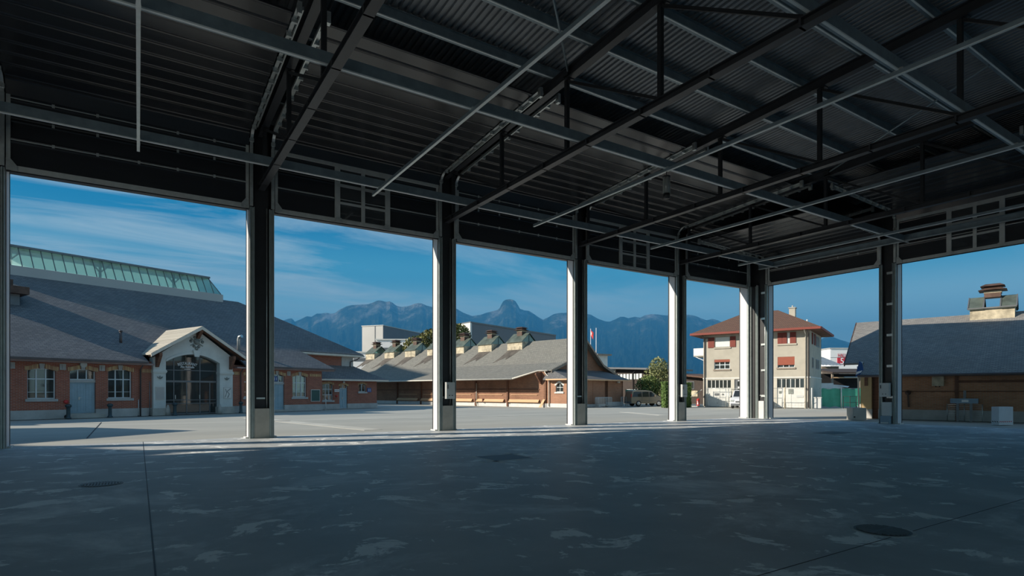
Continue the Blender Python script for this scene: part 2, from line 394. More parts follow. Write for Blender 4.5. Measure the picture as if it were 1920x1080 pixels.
# ------------------------------------------------------------------ mesh helpers
class MB:
    def __init__(self):
        self.v, self.f, self.s = [], [], []

    def _add(self, vs, fs, smooth=False):
        o = len(self.v)
        self.v += [tuple(p) for p in vs]
        self.f += [tuple(i + o for i in f) for f in fs]
        self.s += [smooth] * len(fs)
        return self

    def box(self, x0, x1, y0, y1, z0, z1):
        x0, x1 = min(x0, x1), max(x0, x1); y0, y1 = min(y0, y1), max(y0, y1); z0, z1 = min(z0, z1), max(z0, z1)
        vs = [(x0, y0, z0), (x1, y0, z0), (x1, y1, z0), (x0, y1, z0), (x0, y0, z1), (x1, y0, z1), (x1, y1, z1), (x0, y1, z1)]
        return self._add(vs, [(0, 3, 2, 1), (4, 5, 6, 7), (0, 1, 5, 4), (1, 2, 6, 5), (2, 3, 7, 6), (3, 0, 4, 7)])

    def prism(self, poly, d):
        """closed solid: 3D polygon swept along the vector d"""
        n = len(poly); d = Vector(d)
        a = [Vector(p) for p in poly]
        nrm = Vector((0, 0, 0))
        for i in range(n):
            nrm += a[i].cross(a[(i + 1) % n])
        if nrm.dot(d) > 0:
            a.reverse()
        vs = a + [p + d for p in a]
        fs = [tuple(range(n)), tuple(range(2 * n - 1, n - 1, -1))]
        for i in range(n):
            j = (i + 1) % n
            fs.append((i, n + i, n + j, j))
        return self._add(vs, fs)

    def slab(self, poly, t):
        """roof slab: polygon thickened straight down by t"""
        return self.prism(poly, (0, 0, -t))

    def bar(self, a, b, w, h=None, up=(0, 0, 1)):
        a, b = Vector(a), Vector(b); h = h or w
        d = (b - a).normalized(); u = Vector(up)
        if abs(d.dot(u)) > 0.97:
            u = Vector((0, 1, 0))
        x = d.cross(u).normalized(); y = x.cross(d).normalized()
        poly = [a + x * (sx * w / 2) + y * (sy * h / 2) for sx, sy in ((-1, -1), (1, -1), (1, 1), (-1, 1))]
        return self.prism(poly, b - a)

    def ibeam(self, a, b, w, h, tf=0.02, tw=0.012, up=(0, 0, 1)):
        a, b = Vector(a), Vector(b); d = (b - a).normalized(); u = Vector(up)
        x = d.cross(u).normalized(); y = x.cross(d).normalized()
        def q(cx0, cx1, cy0, cy1):
            self.prism([a + x * cx0 + y * cy0, a + x * cx1 + y * cy0, a + x * cx1 + y * cy1, a + x * cx0 + y * cy1], b - a)
        q(-w / 2, w / 2, -h / 2, -h / 2 + tf); q(-w / 2, w / 2, h / 2 - tf, h / 2); q(-tw / 2, tw / 2, -h / 2 + tf, h / 2 - tf)
        return self

    def channel(self, a, b, w, h, t=0.012, flip=1):
        a, b = Vector(a), Vector(b); d = (b - a).normalized(); u = Vector((0, 0, 1))
        x = d.cross(u).normalized() * flip; y = u
        pr = [(0, 0), (w, 0), (w, t * 2), (t, t * 2), (t, h - t * 2), (w, h - t * 2), (w, h), (0, h)]
        return self.prism([a + x * p + y * q for p, q in pr], b - a)

    def tube(self, pts, r, n=10, caps=True):
        pts = [Vector(p) for p in pts]
        rs = r if isinstance(r, (list, tuple)) else [r] * len(pts)
        vs, fs = [], []
        prevx = None
        for i, p in enumerate(pts):
            d = (pts[min(i + 1, len(pts) - 1)] - pts[max(i - 1, 0)]).normalized()
            if prevx is None:
                u = Vector((0, 0, 1)) if abs(d.z) < 0.9 else Vector((1, 0, 0))
                x = d.cross(u).normalized()
            else:
                x = (prevx - d * prevx.dot(d)).normalized()
            prevx = x; y = d.cross(x)
            for k in range(n):
                t = 2 * math.pi * k / n
                vs.append(p + (x * math.cos(t) + y * math.sin(t)) * rs[i])
        for i in range(len(pts) - 1):
            for k in range(n):
                j = (k + 1) % n
                fs.append((i * n + k, i * n + j, (i + 1) * n + j, (i + 1) * n + k))
        self._add(vs, fs, True)
        if caps:
            o = len(self.v) - len(vs)
            self.f += [tuple(o + k for k in range(n - 1, -1, -1)), tuple(o + (len(pts) - 1) * n + k for k in range(n))]
            self.s += [False, False]
        return self

    def lathe(self, prof, n=16, c=(0, 0, 0), axis='z'):
        vs, fs = [], []
        for r, z in prof:
            for k in range(n):
                t = 2 * math.pi * k / n
                p = (r * math.cos(t), r * math.sin(t), z)
                if axis == 'y':
                    p = (p[0], p[2], p[1])
                vs.append((p[0] + c[0], p[1] + c[1], p[2] + c[2]))
        for i in range(len(prof) - 1):
            for k in range(n):
                j = (k + 1) % n
                fs.append((i * n + k, i * n + j, (i + 1) * n + j, (i + 1) * n + k))
        fs += [tuple(range(n - 1, -1, -1)), tuple((len(prof) - 1) * n + k for k in range(n))]
        self._add(vs, fs[:-2], True)
        o = len(self.v) - len(vs)
        for f in fs[-2:]:
            self.f.append(tuple(o + i for i in f)); self.s.append(False)
        return self

    def mesh(self, name, m):
        me = bpy.data.meshes.new(name)
        me.from_pydata(self.v, [], self.f)
        me.materials.append(m)
        me.polygons.foreach_set('use_smooth', self.s)
        bm = bmesh.new(); bm.from_mesh(me); bmesh.ops.recalc_face_normals(bm, faces=bm.faces); bm.to_mesh(me); bm.free()
        me.update()
        return me

    def build(self, name, m, parent=None):
        o = bpy.data.objects.new(name, self.mesh(name, m))
        COL.objects.link(o)
        if parent:
            o.parent = parent
        return o


def tag(o, label=None, cat=None, group=None, kind=None):
    if label: o['label'] = label
    if cat: o['category'] = cat
    if group: o['group'] = group
    if kind: o['kind'] = kind
    return o


def thing(name, label, cat, loc=(0, 0, 0), rz=0.0, group=None):
    o = bpy.data.objects.new(name, None)
    o.empty_display_size = 0.3
    COL.objects.link(o)
    o.location = loc; o.rotation_euler = (0, 0, rz)
    return tag(o, label, cat, group)


def kids(o):
    return [c for c in bpy.data.objects if c.parent == o]


def dup(root, loc=None, rz=None, label=None, group=None):
    r = root.copy(); COL.objects.link(r)
    if loc is not None: r.location = loc
    if rz is not None: r.rotation_euler = (0, 0, rz)
    if label: r['label'] = label
    if group: r['group'] = group
    for ch in kids(root):
        c = ch.copy(); COL.objects.link(c); c.parent = r
        for g in kids(ch):
            d = g.copy(); COL.objects.link(d); d.parent = c
    return r


def struct(name, mb, m):
    return tag(mb.build(name, m), kind='structure')


def text_mesh(name, body, size, m, parent, loc, rot=(R(90), 0, 0), depth=0.01, font_scale=(1, 1), bend=None, align='CENTER'):
    cu = bpy.data.curves.new(name, 'FONT')
    cu.body = body; cu.size = size; cu.extrude = depth; cu.align_x = align; cu.resolution_u = 3
    tmp = bpy.data.objects.new(name + '_tmp', cu); COL.objects.link(tmp)
    bpy.context.view_layer.update()
    me = bpy.data.meshes.new_from_object(tmp.evaluated_get(bpy.context.evaluated_depsgraph_get()))
    bpy.data.objects.remove(tmp); bpy.data.curves.remove(cu)
    for v in me.vertices:
        v.co.x *= font_scale[0]; v.co.y *= font_scale[1]
        if bend:
            a = v.co.x / bend; rr = bend + v.co.y
            v.co.x = rr * math.sin(a); v.co.y = rr * math.cos(a) - bend
    me.materials.clear(); me.materials.append(m)
    o = bpy.data.objects.new(name, me); COL.objects.link(o)
    o.parent = parent; o.location = loc; o.rotation_euler = rot
    return o


ORD = ['first', 'second', 'third', 'fourth', 'fifth', 'sixth', 'seventh', 'eighth', 'ninth', 'tenth', 'eleventh', 'twelfth', 'thirteenth', 'fourteenth', 'fifteenth', 'sixteenth', 'seventeenth', 'eighteenth', 'nineteenth', 'twentieth']

#==STRUCT==
# ------------------------------------------------------------------ ground, floor, mountains
V0, U0 = 22.47, 32.85          # inner planes of the yard-side wall and the right-hand wall
LEFT, BACK = -34.0, -16.0      # the hall runs on past the frame

b = MB()
b.box(LEFT, U0 + 0.75, BACK, V0 + 0.62, -0.3, 0.0)
struct('floor', b, M['floor'])
b = MB(); b._add([(-400, -400, -0.03), (500, -400, -0.03), (500, 600, -0.03), (-400, 600, -0.03)], [(0, 1, 2, 3)])
struct('ground', b, M['yard'])
b = MB(); b._add([(-14000, -3000, -0.6), (20000, -3000, -0.6), (20000, 20000, -0.6), (-14000, 20000, -0.6)], [(0, 1, 2, 3)])
struct('ground_far_meadow', b, M['grass'])
# narrow kerb strip between the hall slab and the yard, saw-cut joints and the joint line across the yard
b = MB(); b.box(LEFT, U0 + 0.9, V0 + 0.62, V0 + 0.80, -0.3, -0.012)
b.box(U0 + 0.75, U0 + 0.9, BACK, V0 + 0.62, -0.3, -0.012)
struct('trim_1', b, M['concrete_light'])
b = MB(); b.box(0.125, 0.142, BACK, V0 + 0.6, -0.1, 0.002); b.box(LEFT, U0 + 0.7, 3.2, 3.212, -0.1, 0.002)
b.box(LEFT, U0 + 0.7, -4.3, -4.288, -0.1, 0.002)
struct('trim_2', b, M['iron'])
b = MB()
p, q = at(163, 824, 21.2), at(190, 792, 32.0)
b.bar((p.x, p.y, -0.03), (q.x, q.y, -0.03), 0.045, 0.015)
struct('trim_3', b, M['iron'])
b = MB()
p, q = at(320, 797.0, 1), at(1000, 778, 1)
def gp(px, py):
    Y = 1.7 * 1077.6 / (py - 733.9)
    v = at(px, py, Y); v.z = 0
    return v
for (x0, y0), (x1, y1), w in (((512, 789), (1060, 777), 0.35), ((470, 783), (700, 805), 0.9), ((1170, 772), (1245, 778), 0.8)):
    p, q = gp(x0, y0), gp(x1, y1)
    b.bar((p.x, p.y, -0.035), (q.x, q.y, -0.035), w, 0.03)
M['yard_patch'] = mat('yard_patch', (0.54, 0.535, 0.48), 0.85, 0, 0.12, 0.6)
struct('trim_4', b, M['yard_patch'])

PROF = [(-900, 690), (-300, 680), (200, 660), (330, 640), (440, 622), (512, 607), (540, 598), (547, 597), (553, 603), (565, 598), (575, 593), (584, 594), (594, 588), (603, 588), (612, 586.5), (621, 588), (628, 587), (636, 581), (642, 578),
        (650, 574), (660, 572), (676, 571), (690, 570.5), (700, 567), (706, 564), (710, 563.2), (716, 564), (724, 566), (731, 565), (735, 567), (743, 573), (752, 575.5), (762, 574.5), (770, 572.5), (777, 569.5), (784, 568.3), (791, 569), (800, 573),
        (812, 576), (830, 574), (845, 575), (858, 580), (868, 586), (885, 592.5), (900, 590.5), (912, 586.5), (922, 584), (933, 581), (937, 577), (940, 571), (943.5, 565), (948, 562), (955, 561), (962, 562), (967, 565.5), (971, 572), (975, 579),
        (983, 582), (992, 583), (1000, 588), (1010, 595), (1018, 599.5), (1028, 595), (1038, 589), (1048, 587), (1060, 586.5), (1080, 585), (1098, 588), (1108, 590), (1120, 597), (1135, 602.5), (1143, 603), (1153, 599), (1163, 594),
        (1170, 594), (1178, 596.5), (1190, 594), (1200, 595.5), (1210, 591), (1220, 589), (1232, 589.5), (1245, 591), (1262, 592), (1290, 590), (1303, 592), (1315, 597), (1325, 600.5), (1335, 598), (1345, 600), (1355, 605), (1375, 622), (1400, 640),
        (1450, 655), (1500, 650), (1528, 642), (1545, 633.5), (1553, 630.5), (1562, 632), (1575, 637), (1592, 642), (1620, 655), (1680, 668), (1780, 680), (1900, 690), (2100, 700)]


def mountains():
    from mathutils import noise as nz
    xs = []
    for (x0, y0), (x1, y1) in zip(PROF, PROF[1:]):
        k = max(1, int((x1 - x0) / 3))
        xs += [(x0 + (x1 - x0) * i / k, y0 + (y1 - y0) * i / k) for i in range(k)]
    xs.append(PROF[-1])
    rows = 64
    vs, fs = [], []
    for px, py in xs:
        top = at(px, py, 9000)
        dirn = at(px, 733.9, 1) - EYE; dirn.z = 0
        for r in range(rows):
            t = r / (rows - 1)                       # 0 at the foot, 1 on the ridge
            Y = 5200 + 3800 * t
            P = EYE + dirn * Y
            zt = top.z
            prof = 0.20 * t + 0.80 * t ** 2.2
            g = nz.fractal(Vector((px * 0.045, t * 3.0, 0.3)), 0.8, 2.1, 6)
            rid = 1 - abs(nz.fractal(Vector((px * 0.03 + t * 0.8, t * 2.0, 2.0)), 0.9, 2.1, 5)) * 2
            amp = math.sin(math.pi * min(1, t * 1.02)) ** 0.8
            hf = nz.fractal(Vector((px * 0.16, t * 9.0, 5.0)), 0.7, 2.0, 5)
            z = zt * (prof + amp * (0.035 * g + 0.05 * rid - 0.03 + 0.022 * hf))
            lim = zt * (0.12 + 0.85 * Y / 9000) if t < 1 else zt
            vs.append((P.x, P.y, max(-5, min(z, lim)) if t < 1 else zt))
        P = EYE + dirn * 10500
        vs.append((P.x, P.y, -5))
    n = rows + 1
    for i in range(len(xs) - 1):
        for r in range(n - 1):
            fs.append((i * n + r, (i + 1) * n + r, (i + 1) * n + r + 1, i * n + r + 1))
    b = MB(); b._add(vs, fs, False)
    o = struct('mountain_range', b, M['mountain'])
    o['label'] = 'rugged blue hazy mountain range with a blunt rock tower behind the yard'


mountains()

# distant air: a thin even volume between the town and the mountains
m, nt, bb = new_mat('valley_air')
nt.nodes.remove(bb)
vsc = nt.nodes.new('ShaderNodeVolumeScatter')
vsc.inputs['Color'].default_value = (0.08, 0.40, 0.78, 1)
vsc.inputs['Density'].default_value = 0.00017
vsc.inputs['Anisotropy'].default_value = 0.0
vab = nt.nodes.new('ShaderNodeVolumeAbsorption')
vab.inputs['Color'].default_value = (0.08, 0.40, 0.78, 1)
vab.inputs['Density'].default_value = 0.00017
vad = nt.nodes.new('ShaderNodeAddShader')
nt.links.new(vsc.outputs[0], vad.inputs[0]); nt.links.new(vab.outputs[0], vad.inputs[1])
nt.links.new(vad.outputs[0], [n for n in nt.nodes if n.type == 'OUTPUT_MATERIAL'][0].inputs['Volume'])
M['air'] = m
b = MB()
q = [at(-2500, 733.9, 1600), at(4500, 733.9, 1600), at(2900, 733.9, 11000), at(-1000, 733.9, 11000)]
b.prism([(p.x, p.y, -20) for p in q], (0, 0, 1250))
o = struct('valley_haze', b, M['air']); o['label'] = 'blue haze in the valley before the mountains'

# ------------------------------------------------------------------ hall shell
def roof_z(v): return 11.71 + 0.052 * (V0 - v)
b = MB()
prof = []
x = LEFT; 
while x < U0 + 0.6:
    prof += [(x, 0.0), (x + 0.06, 0.0), (x + 0.085, 0.05), (x + 0.145, 0.05), (x + 0.17, 0.0)]
    x += 0.2
# deck as a folded sheet running down the roof slope
y0, y1 = V0 + 0.8, BACK
vs = []
for u, dz in prof:
    vs += [(u, y0, roof_z(y0) + dz), (u, y1, roof_z(y1) + dz)]
fs = [(2 * i, 2 * i + 1, 2 * i + 3, 2 * i + 2) for i in range(len(prof) - 1)]
b._add(vs, fs)
b.prism([(LEFT, y0, roof_z(y0) + 0.08), (U0 + 0.76, y0, roof_z(y0) + 0.08), (U0 + 0.76, y1, roof_z(y1) + 0.08), (LEFT, y1, roof_z(y1) + 0.08)], (0, 0, 0.06))
struct('ceiling', b, M['deck'])
b = MB(); b.box(LEFT, U0 + 0.8, V0 + 0.5, V0 + 0.75, 8.38, 11.7)
struct('wall_front', b, M['anthracite'])
b = MB(); b.prism([(U0 + 0.5, BACK, 8.38), (U0 + 0.5, V0 + 0.5, 8.38), (U0 + 0.5, V0 + 0.5, roof_z(V0 + 0.5)), (U0 + 0.5, BACK, roof_z(BACK))], (0.25, 0, 0))
struct('wall_right', b, M['anthracite'])
b = MB(); b.box(LEFT, U0 + 0.8, BACK - 0.25, BACK, 6.5, 13.75)
struct('wall_back', b, M['anthracite'])

#==COLUMNS==
# ------------------------------------------------------------------ columns, local frame: x along the wall, y outward
JH = 8.36
def column(name, label, loc, rz, style):
    t = thing(name, label, 'column', loc, rz, 'steel columns between the doors')
    b = MB()                                                     # H-section behind the guides
    b.box(-0.24, 0.24, 0.42, 0.46, 0, 11.2); b.box(-0.24, 0.24, 0.16, 0.19, 1.1, 11.2); b.box(-0.02, 0.02, 0.19, 0.42, 1.1, 11.2)
    b.build('steel_core', M['black_steel'], t)
    for s in (-1, 1):
        b = MB()                                                 # stepped vertical guide with three ribs
        x = s * 0.33
        b.box(x - 0.075, x + 0.075, 0.05, 0.09, 0, JH)
        b.box(x - s * 0.075, x - s * 0.06, -0.02, 0.05, 0, JH)
        b.box(x + s * 0.01, x + s * 0.025, -0.01, 0.05, 0, JH)
        b.box(x + s * 0.06, x + s * 0.075, -0.02, 0.12, 0, JH)
        b.build('guide_rail', M['guide'], t)
        b = MB(); b.box(s * 0.41, s * 0.44, 0.12, 0.52, 0.0, JH + 0.1)
        b.build('jamb_panel', M['jamb'], t)
        b = MB(); b.box(s * 0.41, s * 0.455, 0.52, 0.57, 0.0, JH + 0.1)
        b.build('outer_edge_strip', M['anthracite'], t)
        b = MB(); b.box(s * 0.40, s * 0.53, 0.14, 0.6, 0.0, 0.05)
        b.build('base_plate', M['concrete_light'], t)
    b = MB(); b.box(-0.44, 0.44, 0.56, 0.6, 0, JH + 0.1)
    b.build('outer_cover', M['anthracite'], t)
    b = MB()
    if style == 'front':
        b.box(-0.245, 0.245, -0.03, 0.40, 0, 1.08)
    else:
        b.box(-0.20, 0.16, 0.0, 0.40, 0, 1.1)
    b.build('concrete_plinth', M['concrete'] if style == 'front' else M['concrete_light'], t)
    if style != 'front':
        for k in range(5):
            b = MB(); b.box(-0.06, 0.24, 0.05, 0.16, 1.35 + k * 1.62, 1.47 + k * 1.62)
            b.build('crossbar', M['galv'], t)
    b = MB(); b.tube([(0.18, 0.1, 1.1), (0.18, 0.1, 8.4)], 0.018, 6)
    b.build('cable_conduit', M['galv'], t)
    b = MB(); b.box(-0.17, 0.12, 0.10, 0.15, 1.42, 1.48)
    b.build('name_plate_bracket', M['galv'], t)
    return t


CU = [3.77 + 7.5 * j for j in range(-5, 4)]
FL = {-1: 'leftmost steel column at the edge of the view, beside the restaurant yard',
      0: 'steel column with plain concrete plinth standing right of the restaurant portal',
      1: 'steel column carrying a grey control cabinet in front of the slate market hall',
      2: 'steel column without cabinet between the market hall gable and the parked van',
      3: 'steel column with a control cabinet just left of the plastered house'}
for j, u in enumerate(CU):
    if j - 5 in FL:
        column('steel_column', FL[j - 5], (u, V0, 0), 0, 'front')
    else:
        column('steel_column', '%s steel column beyond the left edge of the view' % ORD[3 - j], (u, V0, 0), 0, 'front')
corner = column('corner_column', 'corner steel column with crossbars and white plinth where both door walls meet', (U0, 21.75, 0), R(-90), 'side')
b = MB(); b.box(0.05, -0.66, -0.05, 0.0, 0, 0.01)                # jamb of the last yard-side bay
b = MB(); b.box(-1.12, -1.09, -0.28, -0.24, 0, JH)
for nm, bx, mm in (('jamb_panel', (-1.30, -0.80, -0.32, -0.29, 0, JH), M['jamb']), ('outer_edge_strip', (-1.35, -1.30, -0.33, -0.28, 0, JH), M['anthracite']),
                   ('guide_rail', (-0.80, -0.72, -0.30, -0.16, 0, JH), M['guide']), ('guide_rail', (-0.70, -0.64, -0.14, -0.02, 0, JH), M['guide']),
                   ('corner_cover', (-1.35, -0.46, 0.2, 0.6, 0, JH), M['black_steel']), ('corner_cover', (-0.78, -0.46, -0.02, 0.2, 0, JH), M['black_steel']),
                   ('base_plate', (-1.36, -0.79, -0.40, -0.1, 0, 0.05), M['concrete_light'])):
    b = MB(); b.box(*bx); b.build(nm, mm, corner)
SV = [14.5, 7.0, -0.5, -8.0]
SL = ['steel column with crossbars and two control cabinets before the long slate roof on the right'] + ['%s steel column beyond the right edge of the view' % ORD[k] for k in range(3)]
for v, l in zip(SV, SL):
    column('steel_column', l, (U0, v, 0), R(-90), 'side')


def cabinet(label, loc, rz, w, h, d, name='control_cabinet', handles=True):
    t = thing(name, label, 'control cabinet', loc, rz, 'control cabinets on the columns')
    b = MB(); b.box(-w / 2, w / 2, -d, 0, 0, h); b.build('cabinet_body', M['cabinet'], t)
    b = MB(); b.box(-w / 2 + 0.015, w / 2 - 0.015, -d - 0.012, -d, 0.015, h - 0.015); b.build('cabinet_door', M['cabinet'], t)
    if handles:
        b = MB(); b.box(-w / 2 + 0.05, -w / 2 + 0.08, -d - 0.04, -d - 0.012, h * 0.6, h * 0.85); b.build('door_handle', M['black_plastic'], t)
        for s in (-0.07, 0.07):
            b = MB(); b.lathe([(0.022, 0), (0.022, 0.03), (0.014, 0.034)], 10, (s, -d - 0.03, h * 0.2), 'y'); b.build('push_button', M['black_plastic'], t)
    b = MB(); b.tube([(0.0, -d / 2, 0), (0.0, -d / 2, -0.28)], 0.02, 6); b.build('cable_gland', M['black_plastic'], t)
    return t


cabinet('grey control cabinet on the column before the slate market hall', (CU[6] + 0.05, V0 - 0.02, 1.38), 0, 0.42, 0.72, 0.18)
cabinet('grey control cabinet on the column just left of the plastered house', (CU[8] + 0.05, V0 - 0.02, 1.38), 0, 0.42, 0.72, 0.18)
cabinet('upper of two control cabinets on the right-hand wall column', (U0 - 0.03, SV[0] + 0.05, 1.42), R(-90), 0.46, 0.72, 0.2)
cabinet('lower white cabinet under the control cabinet on the right-hand wall column', (U0 - 0.005, SV[0] - 0.02, 0.42), R(-90), 0.42, 0.72, 0.16, 'switch_cabinet', False)
t = thing('floor_box', 'blue-grey sloping box at the foot of the right-hand wall column', 'box', (U0 - 0.02, SV[0] + 0.02, 0), R(-90))
b = MB(); b.prism([(-0.22, 0, 0), (-0.22, -0.25, 0), (-0.22, -0.2, 0.42), (-0.22, 0, 0.46)], (0.44, 0, 0)); b.build('box_body', M['blue_box'], t)
b = MB(); b.box(-0.18, 0.18, -0.262, -0.245, 0.03, 0.1); b.build('base_rim', M['cabinet'], t)

#==DOORS==
# ------------------------------------------------------------------ sectional doors and their tracks, local frame: x along the wall, y outward
def door_path(zv=10.55, yend=-7.3, r=0.5, sl=0.06):
    """path of the raised door: up from its bottom edge, round the bend, then inward under the roof"""
    P = [(0.0, 8.28), (0.0, zv)]
    for k in range(1, 9):
        a = math.pi / 2 * k / 8
        P.append((-r + r * math.cos(a), zv + r * math.sin(a)))
    P.append((yend, zv + r + sl * (-yend - r)))
    return P


def along(P, s):
    for (y0, z0), (y1, z1) in zip(P, P[1:]):
        l = math.hypot(y1 - y0, z1 - z0)
        if s <= l:
            return (y0 + (y1 - y0) * s / l, z0 + (z1 - z0) * s / l)
        s -= l
    return P[-1]


PATH = door_path()
def plen(P): return sum(math.hypot(b_[0] - a_[0], b_[1] - a_[1]) for a_, b_ in zip(P, P[1:]))
PATH_R = door_path(9.45, -6.3, 0.6, 0.03)
PATH_H = door_path(10.55, -6.0, 0.5, 0.03)


def section_poly(s0, s1, x, P):
    (ya, za), (yb, zb) = along(P, s0), along(P, s1)
    L = math.hypot(yb - ya, zb - za)
    dy, dz = (yb - ya) / L, (zb - za) / L
    ny, nz_ = -dz, dy                       # towards the inside of the hall
    pr = [(0.004, 0.05), (L - 0.004, 0.05), (L - 0.004, 0.0), (L - 0.05, -0.012), (L - 0.09, 0.006), (0.09, 0.006), (0.05, -0.012), (0.004, 0.0)]
    return [(x, ya + dy * p - ny * q, za + dz * p - nz_ * q) for p, q in pr]


def sectional_door(label, loc, rz, W, windows, PATH=PATH):
    PLEN = plen(PATH)
    t = thing('sectional_door', label, 'overhead door', loc, rz, 'raised overhead doors')
    hw = W / 2
    cuts = [0.0, 0.93, 1.55]
    while cuts[-1] + 0.62 < PLEN: cuts.append(cuts[-1] + 0.62)
    wx = 0.98
    for i, (a, c) in enumerate(zip(cuts, cuts[1:])):
        b = MB()
        if windows and i < (4 if PATH[1][1] > 10 else 2) and along(PATH, c)[1] < PATH[1][1] + 0.02:
            b.prism(section_poly(a, c, -hw, PATH), (hw - wx, 0, 0)); b.prism(section_poly(a, c, wx, PATH), (hw - wx, 0, 0))
        else:
            b.prism(section_poly(a, c, -hw, PATH), (W, 0, 0))
        b.build('door_section', M['panel'], t)
    b = MB(); b.box(-hw, hw, -0.035, 0.0, 8.28, 8.44)
    b.build('bottom_rail', M['alu'], t)
    b = MB(); b.box(-hw, hw, -0.01, 0.05, 8.245, 8.28)
    b.build('rubber_seal', M['black_plastic'], t)
    for s in (-1, 1):
        b = MB(); b.box(s * hw, s * (hw - 0.10), -0.035, 0.0, 8.28, 9.2); b.box(s * hw, s * (hw - 0.10), -0.035, 0.0, 9.22, PATH[1][1])
        b.build('end_stile', M['alu'], t)
        b = MB(); b.prism([(s * (hw - 0.10), -0.045, 8.28), (s * (hw + 0.0), -0.045, 8.28), (s * (hw + 0.0), -0.045, 8.62), (s * (hw - 0.08), -0.045, 8.66), (s * (hw - 0.26), -0.045, 8.42), (s * (hw - 0.26), -0.045, 8.28)], (0, -0.02, 0))
        b.build('corner_bracket', M['galv'], t)
    for z in (9.21, 10.45) if PATH[1][1] > 10 else (9.21,):
        b = MB(); b.box(-hw, hw, -0.03, -0.005, z - 0.012, z + 0.012); b.build('joint_strip', M['alu'], t)
    if windows:
        wt = 10.5 if PATH[1][1] > 10 else 9.82
        fr = MB()
        for x0, x1 in ((-wx - 0.14, -wx + 0.06), (-0.07, 0.07), (wx - 0.06, wx + 0.14)):
            fr.box(x0, x1, -0.06, 0.05, 8.28, wt)
        for z0, z1 in ((8.28, 8.40), (9.02, 9.10), (9.70, 9.80), (wt - 0.12, wt + 0.04)):
            fr.box(-wx + 0.06, -0.07, -0.055, 0.05, z0, z1); fr.box(0.07, wx - 0.06, -0.055, 0.05, z0, z1)
        f = fr.build('window_frame', M['alu'], t)
        for x0, x1 in ((-wx + 0.06, -0.07), (0.07, wx - 0.06)):
            for z0, z1 in ((8.40, 9.02), (9.10, 9.70), (9.80, wt - 0.12)) if wt > 10 else ((8.40, 9.02), (9.10, 9.70)):
                b = MB(); b.box(x0, x1, 0.0, 0.012, z0, z1); b.build('window_pane', M['glass_door'], f)
        b = MB(); b.tube([(0.1, -0.1, 9.0), (wx - 0.05, -0.1, 9.0)], 0.012, 6); b.build('push_bar', M['galv'], t)
        b = MB(); b.box(-hw, hw, -0.05, -0.005, wt - 0.05, wt + 0.08); b.build('wicket_header', M['alu'], t)
        for x in (-wx, wx):
            b = MB(); b.prism([(x - 0.2, -0.065, 8.28), (x + 0.2, -0.065, 8.28), (x + 0.1, -0.065, 8.46), (x - 0.1, -0.065, 8.46)], (0, -0.015, 0)); b.build('stile_foot', M['galv'], t)
    else:
        hm = None
        for z in (9.21, 9.83, 10.45) if PATH[1][1] > 10 else (9.21,):
            for k in range(1, 6):
                x = -hw + W * k / 6
                if hm is None:
                    b = MB(); b.box(-0.035, 0.035, -0.03, 0.0, -0.05, 0.05); hm = b.mesh('hinge', M['galv'])
                o = bpy.data.objects.new('hinge', hm); COL.objects.link(o); o.parent = t; o.location = (x, -0.005, z)
    return t


DL = {0: 'leftmost raised door, plain panels above the restaurant yard', 1: 'raised door with wicket window second from left, over the restaurant corner',
      2: 'plain raised door in the middle of the wall, above the market hall', 3: 'raised door with wicket window above the parked van',
      4: 'raised plain door next to the corner column, above the plastered house'}
for k in range(-4, 5):
    u = 0.02 + 7.5 * k
    W = 6.62
    if k == 4: u, W = 29.63, 5.8
    sectional_door(DL.get(k, '%s raised door beyond the left edge of the view' % ORD[-k - 1]), (u, V0 + 0.02, 0), 0, W, k in (1, 3))
RB = [(18.1, 6.4), (10.75, 6.62), (3.25, 6.62), (-4.25, 6.62)]
RL = ['raised door on the right-hand wall next to the corner, plain panels', 'raised door with a window on the right-hand wall, cut by the frame edge',
      'first raised door beyond the right edge of the view', 'second raised door beyond the right edge of the view']
for k, (v, W) in enumerate(RB):
    sectional_door(RL[k], (U0 + 0.02, v, 0), R(-90), W, k == 1, PATH_H if k == 1 else PATH_R)


